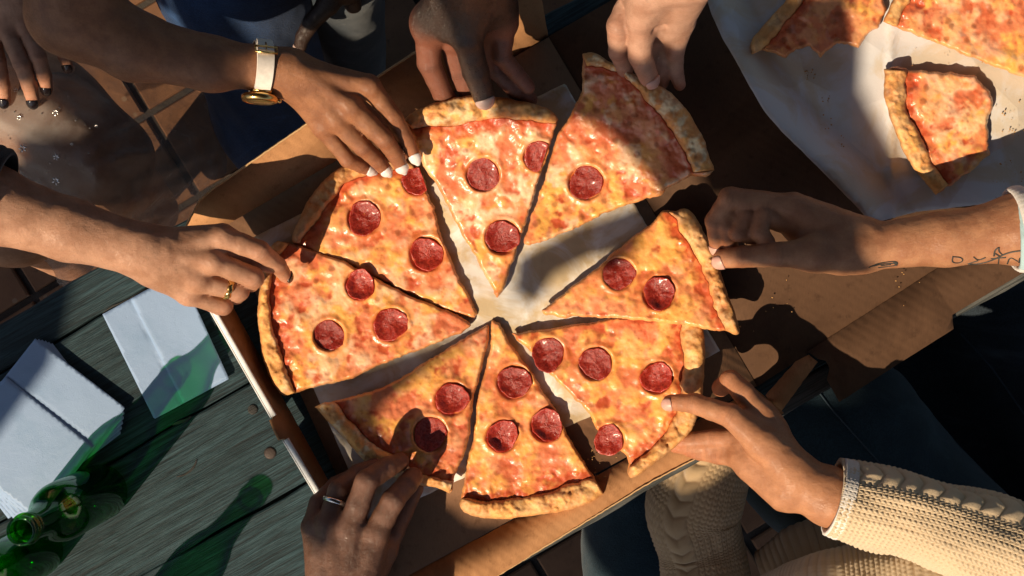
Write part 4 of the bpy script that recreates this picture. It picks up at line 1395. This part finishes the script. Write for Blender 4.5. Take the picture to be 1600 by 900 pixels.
# ring
def ring_at(name, lab, c, axis, r, w, mat, twist=True):
    axis = np.array(axis) / np.linalg.norm(axis)
    e1 = np.cross(axis, (0, 0, 1)); e1 /= np.linalg.norm(e1); e2 = np.cross(axis, e1)
    V = []; Fq = []
    n, m_2 = 64, 10
    for i in range(n):
        a = 2 * math.pi * i / n
        d = e1 * math.cos(a) + e2 * math.sin(a)
        for j in range(m_2):
            b = 2 * math.pi * j / m_2
            k = 1 + (.28 * math.sin(9 * a + 2 * b) if twist else 0)
            V.append(np.array(c) + d * (r + w * .55 * math.cos(b) * k) + axis * w * math.sin(b) * k)
    for i in range(n):
        for j in range(m_2):
            Fq.append((i * m_2 + j, ((i + 1) % n) * m_2 + j, ((i + 1) % n) * m_2 + (j + 1) % m_2, i * m_2 + (j + 1) % m_2))
    o = mesh(name, V, Fq, mat, None, True)
    return tag(o, lab, 'ring')
ring_at('finger_ring', 'twisted gold ring on the hand with black nails', P(356, 449, .091), P(373, 455, .086) - P(308, 438, .106), .0118, .0030, M['gold'])

# --- dark hand whose thumb holds the slice
w3 = thing('person', 'person with deep brown skin in jeans, thumb pressed on a crust, standing past the box', 'person', tuple(P(560, -60, -.1)))
f3 = [fin((13.5, 12.5, 11, 9.5), (668, 46, .125), (670, 98, .098), (692, 148, .064), (712, 172, .050)),
      fin((13, 12, 10.5, 9), (705, 62, .098), (716, 110, .070), (735, 150, .052), (745, 168, .047)),
      fin((12.5, 11, 10, 8.8), (766, 58, .100), (776, 108, .078), (806, 140, .066), (828, 155, .055)),
      fin((11.5, 10.2, 9.0, 8.0), (788, 44, .120), (784, 88, .104), (806, 114, .090), (825, 136, .078)),
      fin((17, 15, 13.8, 11.5), (738, 10, .165), (730, 60, .150), (743, 112, .120), (755, 150, .101), k=.016)]
b3 = [bone((785, -330, .34), (752, -120, .245), 36, 30), bone((752, -120, .245), (742, -60, .22), 29, 26), bone((735, -60, .22), (668, 42, .128), 25, 15), bone((740, -60, .21), (706, 58, .105), 24, 15), bone((752, -60, .21), (766, 52, .105), 24, 14), bone((766, -60, .22), (790, 36, .128), 25, 14),
      bone((738, -55, .225), (740, 8, .175), 24, 18), bone((728, 40, .155), (672, 50, .128), 13, 11, 14), bone((735, 10, .17), (665, 30, .14), 16, 14, 16)]
def palm3(v, vn):
    def dmin(J):
        d = np.full(len(v), 9.0)
        for a, b in zip(J[:-1], J[1:]):
            e = b - a; t = np.clip(((v - a) @ e) / (e @ e), 0, 1)
            d = np.minimum(d, np.linalg.norm(v - a - t[:, None] * e, axis=1))
        return d
    dt = dmin([np.array(j) for j in f3[4]['j']]); do = np.min([dmin([np.array(j) for j in f['j']]) for f in f3[:4]], 0)
    return sstep(.160, .128, v[:, 2]) * sstep(-.75, -.2, vn[:, 2]) * sstep(-.002, .006, dt - do) * .9
arm3, _, _ = body('arm', w3, M['skin_deep'], b3, f3, palm=palm3)
fnail(arm3, f3[4], (.1, -.25, 1), M['nail_grey'], L=.0145, over=.0028, wid=62)
f3b = [fin((13, 11, 9.5, 8), (512, 8, -.175), (487, 34, -.185), (473, 58, -.20), (468, 76, -.212)),
       fin((12, 11, 9), (548, -20, -.19), (552, 8, -.23), (548, 4, -.26))]
b3b = [bone((560, -220, -.10), (540, -70, -.15), 34, 27), bone((540, -70, -.15), (512, 6, -.178), 25, 14), bone((545, -70, -.15), (540, -14, -.19), 26, 18)]
arm3b, _, _ = body('arm', w3, M['skin_deep'], b3b, f3b, vox=.0022)
fnail(arm3b, f3b[0], (-.6, .3, .8), M['nail_grey'], L=.013)

# --- pale hand holding the fourth slice
w4 = thing('person', 'person with pale skin, only a hand pinching a crust beside the butcher paper', 'person', tuple(P(1050, -20, .18)))
f4_ = [fin((12.5, 12, 10.5, 9), (990, -8, .150), (966, 42, .150), (966, 80, .112), (976, 108, .080)),
       fin((11.5, 10.5, 9.5, 8.0), (1040, 30, .125), (1016, 80, .085), (1008, 112, .066)),
       fin((11.0, 10.0, 9, 7.6), (1058, 38, .122), (1040, 92, .080), (1032, 128, .062)),
       fin((11.0, 9.6, 8.2, 6.8), (1068, 34, .130), (1055, 80, .100), (1056, 112, .078), (1062, 132, .066)),
       fin((17, 14.2, 12.2, 10.2), (1012, -12, .190), (1000, 36, .160), (1000, 86, .128), (1014, 121, .108), k=.016)]
b4 = [bone((1230, -210, .30), (1112, -60, .245), 30, 24), bone((1112, -60, .245), (1085, -40, .225), 23, 22), bone((1085, -45, .225), (992, -14, .165), 22, 15), bone((1085, -40, .220), (1042, 26, .135), 22, 16), bone((1085, -35, .215), (1066, 30, .135), 20, 13.5), bone((1080, -45, .228), (1014, -14, .195), 22, 18), bone((1040, -10, .18), (1052, 40, .128), 16, 14), bone((1020, 10, .15), (1045, 45, .115), 17, 15)]
cut4 = [(P(1024, 48, .160), P(1038, 40, .158), .0035, .0025, .004)]
arm4, _, _ = body('arm', w4, M['skin_light'], b4, f4_, cuts=cut4)
fnail(arm4, f4_[4], (.25, -.1, 1), M['nail_bare'], L=.0135, over=.003, wid=58)

# --- tattooed arm
w5 = thing('person', 'person with a tattooed forearm and teal cuff pinching the torn slice', 'person', tuple(P(1400, 370, .12)))
f5 = [fin((13, 12, 10.5, 9), (1236, 322, 0.0812), (1140, 310, 0.0849), (1117, 345, 0.0725), (1122, 385, 0.0564)),
      fin((12.5, 11.5, 10, 8.5), (1238, 332, 0.0663), (1150, 322, 0.0750), (1134, 352, 0.0750), (1142, 384, 0.0650)),
      fin((12, 11, 9.5, 8.5), (1240, 346, 0.0638), (1165, 336, 0.0812), (1153, 364, 0.0836), (1178, 371, 0.0750)),
      fin((11, 10.5, 9.5, 8.8), (1244, 356, 0.0688), (1192, 338, 0.0874), (1186, 362, 0.0898), (1198, 378, 0.0849)),
      fin((16, 13.0, 11.8, 10.2), (1272, 396, 0.0948), (1218, 398, 0.0948), (1160, 401, 0.0824), (1128, 405, 0.0700), k=.014)]
b5 = [bone((1800, 350, 0.1320), (1600, 357, 0.1010), 42, 37, 20), bone((1600, 357, 0.1010), (1480, 374, 0.0917), 36, 27), bone((1480, 374, 0.0917), (1350, 390, 0.0836), 26, 22), bone((1460, 366, 0.0886), (1350, 378, 0.0774), 20, 17),
      bone((1350, 388, 0.0836), (1322, 388, 0.0849), 22, 22), bone((1340, 368, 0.0774), (1240, 324, 0.0787), 21, 16), bone((1340, 378, 0.0750), (1240, 340, 0.0663), 22, 16), bone((1340, 388, 0.0774), (1246, 360, 0.0650), 22, 15),
      bone((1335, 394, 0.0861), (1275, 397, 0.0936), 19, 15), bone((1310, 402, 0.0812), (1262, 402, 0.0824), 17, 13)]
arm5, v5, q5 = body('arm', w5, M['skin_tattoo'], b5, f5, bumps=[bone((1362, 372, .094), (1364, 373, .094), 7, 7, 9)])
fnail(arm5, f5[4], (.1, -.55, .85), M['nail_bare'], L=.0135, over=.0008, wid=58)
fnail(arm5, f5[0], (-.6, .3, .6), M['nail_bare'], L=.012)
# tattoo: inked strokes lying on the skin
def ink(bvh, strokes, w, parent, name='tattoo'):
    parts = []
    camp = Vector((0, 0, CAM_H))
    for st in strokes:
        line = resample(smooth_line(st, 2) if len(st) > 2 else np.array(st, float), 1.2)
        pts = []
        for x, y in line:
            d = (W(x, y, 0) - camp).normalized()
            h = bvh.ray_cast(camp, d)
            if h[0] is not None:
                pts.append(h[0] + h[1] * .0001)
        if len(pts) > 1:
            parts.append(tube(pts, w, 5))
    if parts:
        v, f = merge(*parts)
        return mesh(name, v, f, M['ink'], parent, True)
bv = BVHTree.FromPolygons([tuple(x) for x in v5], [tuple(int(k) for k in x) for x in q5])
ink(bv, [[(1489, 400), (1487, 410), (1499, 411), (1505, 407), (1502, 402), (1490, 401)],                                  # D
         [(1521, 401), (1528, 407), (1540, 402)], [(1528, 407), (1512, 412)],                                             # Y
         [(1548, 404), (1560, 403), (1572, 402)], [(1561, 403), (1560, 412)],                                             # T
         [(1574, 412), (1578, 401), (1590, 408)], [(1592, 410), (1594, 400), (1606, 410), (1610, 400)]], .0008, arm5)
ink(bv, [[(1513, 412), (1530, 412), (1552, 406), (1575, 394), (1600, 391)], [(1553, 400), (1554, 391), (1562, 385), (1560, 392), (1566, 398)], [(1555, 396), (1562, 400)]], .0009, arm5)
ink(bv, [[(1357, 418), (1370, 412), (1386, 409), (1402, 408), (1403, 414), (1388, 416), (1372, 418)], [(1362, 416), (1380, 412), (1398, 411)], [(1376, 415), (1392, 413)]], .0007, arm5)
ink(bv, [[(1396, 409), (1402, 410), (1401, 414)], [(1398, 411), (1400, 413)]], .0012, arm5)

# --- the person in the cream sweater
w6 = thing('person', 'seated person in a cream cable knit sweater and navy trousers holding a slice', 'person', tuple(P(1350, 800, .0)))
f6 = [fin((12.5, 12, 11, 9.5), (1188, 648, 0.0862), (1160, 612, 0.0862), (1142, 594, 0.0766), (1126, 606, 0.0576)),
      fin((12, 11, 10, 8.8), (1168, 684, 0.0658), (1118, 686, 0.0481), (1086, 688, 0.0386), (1062, 690, 0.0345)),
      fin((11.5, 10.5, 9.5, 8.4), (1160, 704, 0.0617), (1112, 700, 0.0413), (1080, 698, 0.0331), (1056, 696, 0.0304)),
      fin((10.5, 9.5, 8.5, 7.5), (1158, 716, 0.0658), (1122, 712, 0.0454), (1096, 708, 0.0345), (1078, 704, 0.0318)),
      fin((15.5, 12.8, 10.8, 8.6), (1188, 690, 0.1038), (1142, 650, 0.1018), (1084, 630, 0.0821), (1048, 629, 0.0712), k=.012)]
b6 = [bone((1520, 838, 0.1038), (1400, 803, 0.1011), 28, 30, 20), bone((1400, 803, 0.1011), (1300, 778, 0.0984), 31, 29), bone((1300, 778, 0.0984), (1248, 752, 0.0943), 29, 27), 
      bone((1244, 742, 0.0957), (1190, 652, 0.0862), 21, 15.5), bone((1240, 750, 0.0902), (1170, 684, 0.0685), 22, 15), bone((1236, 758, 0.0875), (1162, 704, 0.0644), 22, 14), bone((1230, 764, 0.0862), (1160, 718, 0.0671), 21, 13),
      bone((1240, 740, 0.1011), (1190, 692, 0.1025), 19, 15.5), bone((1226, 766, 0.0902), (1172, 728, 0.0766), 18, 14.5), bone((1205, 668, 0.0848), (1180, 640, 0.0848), 14, 12.5)]
arm6, _, _ = body('arm', w6, M['skin_sweater'], b6, f6)
fnail(arm6, f6[4], (-.05, -.35, 1), M['nail_bare'], L=.0125, over=.0015, wid=56)

# --- the hand with the silver ring
w7 = thing('person', 'person with warm brown skin and a silver ring reaching up to a crust', 'person', tuple(P(540, 900, .12)))
f7 = [fin((13.5, 12.5, 11.5, 10.5), (586, 834, 0.0879), (614, 782, 0.0879), (636, 757, 0.0707), (646, 745, 0.0602)),
      fin((13.5, 12.5, 11.2, 9.6), (546, 826, 0.0918), (573, 752, 0.0918), (606, 730, 0.0720), (626, 721, 0.0602)),
      fin((12.5, 11.5, 10.2, 9), (512, 820, 0.0879), (530, 766, 0.0786), (560, 740, 0.0602), (584, 728, 0.0483)),
      fin((11.5, 10.2, 9, 8), (489, 822, 0.0786), (498, 786, 0.0668), (524, 758, 0.0509), (548, 744, 0.0430)),
      fin((14, 12, 10), (598, 862, 0.0628), (628, 800, 0.0443), (648, 762, 0.0364))]
b7 = [bone((505, 1190, 0.1420), (522, 980, 0.0991), 34, 28), bone((515, 965, 0.0958), (490, 824, 0.0773), 22, 12.5), bone((525, 965, 0.0984), (513, 822, 0.0866), 24, 13.5), bone((535, 965, 0.0984), (546, 828, 0.0905), 24, 14.5), bone((548, 965, 0.0958), (585, 836, 0.0866), 23, 14.5), bone((552, 950, 0.0892), (598, 862, 0.0654), 20, 15)]
bm7 = [bone((588, 834, 0.0945), (586, 836, 0.0945), 8.5, 8.5, 8), bone((546, 827, 0.0984), (547, 829, 0.0984), 8.5, 8.5, 8), bone((512, 822, 0.0938), (512, 824, 0.0938), 8, 8, 8), bone((489, 823, 0.0839), (489, 825, 0.0839), 7, 7, 8),
       bone((540, 940, 0.1130), (548, 834, 0.1011), 3.2, 3.8, 8), bone((550, 940, 0.1103), (584, 840, 0.0958), 3.2, 3.8, 8), bone((528, 940, 0.1116), (514, 828, 0.0965), 3.2, 3.6, 8), bone((518, 940, 0.1077), (491, 828, 0.0866), 3, 3.2, 8)]
arm7, _, _ = body('arm', w7, M['skin_ring'], b7, f7, bumps=bm7)
ring_at('finger_ring', 'plain silver ring on the hand pulling a slice by the plank table', P(524, 784, .0812), P(530, 766, .0786) - P(512, 820, .0879), .0128, .0026, M['silver'], False)
# ------------------------------------------------------------------ clothes
def sleeve(name, parent, path, radii, mat, style, label=None, nu=300, nv=None, amp=.0016, flat=1.0, cable=None, stitch=.0050, row=.0052, fold=.002, seed=0):
    """knitted tube along path (points), stitches are real relief"""
    pts = np.array(path, float)
    seg = np.linalg.norm(np.diff(pts, axis=0), axis=1); s = np.concatenate([[0], np.cumsum(seg)])
    L = s[-1]
    nv = nv or int(L / .0011)
    # smooth the centre line
    tt = np.linspace(0, L, nv)
    k = np.ones(25) / 25
    cx = np.stack([np.convolve(np.pad(np.interp(tt, s, pts[:, i]), 12, mode='reflect', reflect_type='odd'), k, 'valid') for i in range(3)], 1)
    rr = np.convolve(np.pad(np.interp(tt, s, radii), 12, mode='edge'), k, 'valid')
    d = np.gradient(cx, axis=0); d /= np.linalg.norm(d, axis=1)[:, None]
    up = np.array([0, 0, 1.0])
    side = np.cross(d, up); side /= np.linalg.norm(side, axis=1)[:, None]
    top = np.cross(side, d)
    th = np.linspace(0, 2 * math.pi, nu, endpoint=False)
    TH, TT = np.meshgrid(th, tt)
    circ = 2 * math.pi * rr[:, None]
    ncol = max(8, int(round(2 * math.pi * np.mean(rr) / stitch)))
    u = TH / (2 * math.pi) * ncol; w = TT / row
    if style == 'rib':
        h = np.abs(np.sin(math.pi * TT / .0075)) ** .6
    elif style == 'garter':
        h = np.abs(np.sin(math.pi * w)) ** .7 * (.55 + .45 * np.abs(np.sin(math.pi * (u + .5 * np.floor(w))))) 
    else:                                   # loops in columns: little Vs
        fu = u - np.floor(u); vv = np.abs(fu - .5) * 2
        h = np.abs(np.sin(math.pi * (w + .55 * vv))) ** .75 * (1 - .75 * np.exp(-((vv - 1) / .22) ** 2)) * (1 - .3 * np.exp(-(vv / .16) ** 2))
    disp = amp * h
    if cable:
        for (c0, wd) in cable:
            dd = (TH - c0 + math.pi) % (2 * math.pi) - math.pi
            x = dd / wd
            m = np.exp(-(np.abs(x)) ** 6)
            ph = TT / .020 * 2 * math.pi
            w1_ = np.abs(np.sin(ph * .5 + x * 1.2 * np.sign(x))) ** .6; cb = w1_ * np.sqrt(np.clip(1 - x * x, 0, 1)); tw = 1.0
            disp = disp * (1 - m) + m * (.0048 * cb * tw - .0008)
            h = h * (1 - m) + m * np.clip(cb * tw, 0, 1)
    q = np.stack([TH.ravel() * .04 * 3, TT.ravel()], 1)
    disp = disp + fold * 2 * (fbm(q, .05, seed + 3, 3).reshape(TH.shape) - .5) + fold * .8 * np.sin(TT / .022 + np.sin(TH * 2) * 1.5)
    rad = rr[:, None] + disp
    V = cx[:, None, :] + side[:, None, :] * (np.cos(TH) * rad)[..., None] + top[:, None, :] * (np.sin(TH) * rad * flat)[..., None]
    V = V.reshape(-1, 3)
    ii = np.arange(nv - 1)[:, None] * nu; jj = np.arange(nu)[None, :]; j2 = (jj + 1) % nu
    Fq = np.stack([ii + jj, ii + j2, ii + nu + j2, ii + nu + jj], -1).reshape(-1, 4)
    st = h.ravel()
    # inner lining so that the opening has depth
    n0 = len(V)
    ends = []
    inn = []
    for a in range(0, min(14, nv)):
        inn.append(cx[a] + side[a] * 0 + (side[a][None] * np.cos(th)[:, None] + top[a][None] * np.sin(th)[:, None] * flat) * (rr[a] - .0035))
    inn = np.concatenate(inn)
    V2 = np.concatenate([V, inn])
    fq = []
    ii = np.arange(min(14, nv) - 1)[:, None] * nu + n0
    fi = np.stack([ii + jj, ii + nu + jj, ii + nu + j2, ii + j2], -1).reshape(-1, 4)
    lip = np.stack([jj[0], n0 + jj[0], n0 + j2[0], j2[0]], -1)
    Fq = np.concatenate([Fq, fi, lip])
    return mesh(name, V2, Fq[:, ::-1], mat, parent, True, {'stitch': np.concatenate([st, np.full(len(inn), .6)])}, label)

def hem(name, parent, c, d, r, tube_r, mat, label=None, flat=1.0):
    d = np.array(d, float); d /= np.linalg.norm(d)
    side = np.cross(d, (0, 0, 1)); side /= np.linalg.norm(side); top = np.cross(side, d)
    V = []; Fq = []; st = []
    n, k = 120, 10
    for i in range(n):
        a = 2 * math.pi * i / n
        e = side * math.cos(a) + top * math.sin(a) * flat
        for j in range(k):
            b = 2 * math.pi * j / k
            q = 1 + .12 * math.sin(i * 2.3)
            V.append(np.array(c) + e * (r + tube_r * .6 * math.cos(b) * q) + d * tube_r * 1.3 * math.sin(b)); st.append(.45 + .4 * math.sin(i * 2.3))
    for i in range(n):
        for j in range(k):
            Fq.append((i * k + j, ((i + 1) % n) * k + j, ((i + 1) % n) * k + (j + 1) % k, i * k + (j + 1) % k))
    return mesh(name, V, Fq, mat, parent, True, {'stitch': np.array(st)}, label)

# cream sweater, lit sleeve
pth = [P(1302, 776, .098), P(1345, 787, .100), P(1440, 812, .104), P(1540, 846, .108), P(1640, 888, .115), P(1760, 960, .115)]
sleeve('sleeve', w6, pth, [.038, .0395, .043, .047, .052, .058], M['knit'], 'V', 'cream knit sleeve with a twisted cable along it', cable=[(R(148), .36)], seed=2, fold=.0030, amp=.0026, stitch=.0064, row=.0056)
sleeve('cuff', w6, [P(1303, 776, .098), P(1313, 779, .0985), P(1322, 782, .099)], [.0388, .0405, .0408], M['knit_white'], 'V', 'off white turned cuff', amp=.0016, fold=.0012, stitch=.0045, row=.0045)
# other sleeve hanging in the shade
pth = [P(1128, 700, -.075), P(1100, 745, -.085), P(1080, 800, -.10), P(1096, 860, -.11), P(1112, 960, -.10), P(1150, 1060, -.08)]
sleeve('sleeve', w6, pth, [.040, .050, .057, .050, .050, .055], M['knit_shaded'], 'V', 'shaded cream knit sleeve hanging beyond the box wall', cable=[(R(60), .30)], seed=8, fold=.003, stitch=.0068, row=.0062)
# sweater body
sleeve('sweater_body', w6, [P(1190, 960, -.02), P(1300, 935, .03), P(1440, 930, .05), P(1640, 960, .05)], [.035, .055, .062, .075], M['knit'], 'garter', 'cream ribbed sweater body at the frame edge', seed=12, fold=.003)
sleeve('sweater_hem', w6, [P(1195, 905, -.10), P(1260, 880, -.09), P(1330, 868, -.085), P(1420, 885, -.08)], [.030, .048, .052, .05], M['knit_shaded'], 'rib', 'ribbed hem in the shaded cream yarn', seed=15, fold=.002)
# navy trousers
tr6, tv6, tq6 = body('trousers', w6, M['navy'], [bone((1130, 520, -.24), (1290, 690, -.22), 105, 118, 40), bone((1290, 690, -.22), (1560, 980, -.20), 118, 130, 40), bone((1000, 700, -.33), (1010, 1000, -.30), 78, 90, 50)], vox=.006, rough_amp=.006, noise_scale=.10, label='navy cloth over the thighs')
# tattooed person: teal cuff and dark trousers
hem('cuff', w5, P(1594, 358, .0995), P(1594, 358, .0995) - P(1480, 374, .0917), .0415, .0065, M['knit_white'], 'cream knit cuff')
sleeve('sleeve', w5, [P(1588, 360, .099), P(1650, 356, .11), P(1800, 350, .132)], [.0395, .048, .055], M['teal_knit'] if 'teal_knit' in M else M['teal'], 'rib', 'pale teal sleeve behind the cuff', fold=.002, seed=4)
tr5, tv5, tq5 = body('trousers', w5, M['black'], [bone((1500, 430, -.30), (1700, 690, -.26), 95, 110, 40), bone((1640, 380, -.30), (1850, 600, -.26), 95, 110, 40), bone((1330, 520, -.36), (1600, 860, -.33), 100, 110, 40)], vox=.007, rough_amp=.005, noise_scale=.09, label='black cloth over the knees')
# jeans of the standing person
body('jeans', w3, M['denim'], [bone((330, -330, .02), (362, -40, -.22), 96, 92, 40), bone((362, -40, -.22), (432, 180, -.46), 90, 84, 40), bone((432, 180, -.46), (520, 380, -.66), 82, 66, 40)], vox=.006, rough_amp=.006, noise_scale=.08, label='blue denim trouser leg')
body('trouser_leg', w3, M['black'], [bone((510, -330, -.05), (530, -60, -.26), 76, 62, 40), bone((530, -60, -.26), (556, 110, -.62), 60, 46, 40)], vox=.006, rough_amp=.005, noise_scale=.08, label='black trouser leg in the shade')
body('shoe', w3, M['black'], [bone((556, 105, -.70), (590, 170, -.715), 42, 34, 30)], vox=.005)
# lap under the sheer dress
body('leg', w2, M['skin_nails'], [bone((-260, 40, -.19), (60, 190, -.20), 88, 80, 40), bone((60, 190, -.20), (170, 250, -.235), 80, 58, 40), bone((160, 245, -.25), (240, 330, -.62), 52, 40, 30)], vox=.005, label='thigh under the sheer dress')
body('leg', w2, M['skin_nails'], [bone((-260, 260, -.21), (20, 330, -.235), 80, 70, 40), bone((20, 330, -.235), (110, 400, -.60), 56, 40, 40)], vox=.006, label='second thigh under the sheer dress')
def dressz(p):
    x = p[:, 0]; y = p[:, 1]
    d = dist_line(p, np.array([(-260, 40), (60, 190), (170, 250)])) / 95.0
    z = -.095 - .10 * np.clip(d - .25, 0, 3) ** 1.5 - .0012 * np.clip(x - 150, 0, 400) * .6
    f = np.abs(fbm(np.stack([x * .45 + y * .2, (y + x * .45) * 1.5], 1), 80, 3, 3, .5) - .5) * 2
    z = z - .060 * f ** .8 * sstep(90, 220, x) - .012 * (fbm(p, 40, 8, 3) - .5) * sstep(40, 160, x)
    return np.maximum(z, FLOOR + .03)
dp = smooth_line([(-120, 60), (40, 62), (130, 92), (230, 120), (318, 140), (338, 180), (352, 232), (356, 268), (340, 300), (300, 340), (262, 372), (215, 420), (150, 440), (92, 452), (84, 420), (60, 400), (-120, 380)], 2)
dress = sheet('sheer_dress', dp, dressz, 6, M['tulle'], w2, .0006, label='sheer tulle skirt with silver sequins', rag=1.0, seed=14)
def dz(x, y):
    return float(dressz(np.array([[x, y]], float))[0])
def snow(x, y, r, k=6):
    c = np.array(P(x, y, dz(x, y) + .0018)); parts = []
    a0 = rng.uniform(0, 1)
    for i in range(k):
        a = a0 + 2 * math.pi * i / k
        d = np.array((math.cos(a), math.sin(a), rng.uniform(-.1, .1))); e = np.array((-math.sin(a), math.cos(a), 0))
        l = r * .00078; w = l * .16
        parts.append(([c + d * l * .15 + e * w * .5, c + d * l * .55 + e * w, c + d * l, c + d * l * .55 - e * w, c + d * l * .15 - e * w * .5, c + d * l * .5 + np.array((0, 0, .0012))],
                      [(0, 1, 5), (1, 2, 5), (2, 3, 5), (3, 4, 5), (4, 0, 5)]))
    v, f = merge(*parts)
    mesh('snowflake_sequin', v, np.array(f, int)[:, ::-1], M['sequin'], w2, False)
for (x, y, r) in ((36, 231, 7.5), (88, 245, 6), (88, 282, 7.5), (30, 183, 5), (24, 140, 4.5), (87, 175, 6), (150, 196, 3.5), (112, 225, 3)):
    snow(x, y, r)
for i in range(62):
    x = rng.uniform(0, 165); y = rng.uniform(125, 310)
    if y > 300 - .1 * x or rng.uniform() < x / 260:
        continue
    c = np.array(P(x, y, dz(x, y) + .0012)); r = rng.uniform(.0007, .0014)
    V = [c + np.array(k) * r for k in ((1, 0, 0), (-1, 0, 0), (0, 1, 0), (0, -1, 0), (0, 0, .9), (0, 0, -.9))]
    mesh('bead_sequin', V, [(0, 2, 4), (2, 1, 4), (1, 3, 4), (3, 0, 4), (2, 0, 5), (1, 2, 5), (3, 1, 5), (0, 3, 5)], M['sequin'], w2, False)
sleeve('sleeve', w2, [P(6, 300, .172), P(-60, 282, .178), P(-160, 255, .195)], [.0405, .046, .052], M['knit_dark'], 'rib', 'black knit sleeve end', fold=.001)

# seams of the trousers
M['thread'] = m_plain('seam thread', (.05, .075, .10), .8, .2)
def seam(vq, st, w, parent):
    bvt = BVHTree.FromPolygons([tuple(x) for x in vq[0]], [tuple(int(k) for k in x) for x in vq[1]])
    camp = Vector((0, 0, CAM_H)); pts = []
    for x, y in resample(np.array(st, float), 6):
        h = bvt.ray_cast(camp, (W(x, y, 0) - camp).normalized())
        if h[0] is not None and h[1].z > .15:
            pts.append(h[0] + h[1] * .0004)
    if len(pts) > 2:
        v, f = tube(pts, w, 6)
        mesh('seam', v, f, M['thread'], parent, True)
seam((tv6, tq6), [(1240, 560), (1300, 640), (1380, 730), (1470, 820), (1560, 905)], .0012, tr6)
seam((tv5, tq5), [(1500, 520), (1548, 572), (1610, 660), (1680, 760)], .0012, tr5)
seam((tv5, tq5), [(1395, 580), (1440, 632), (1520, 720), (1600, 800)], .0012, tr5)
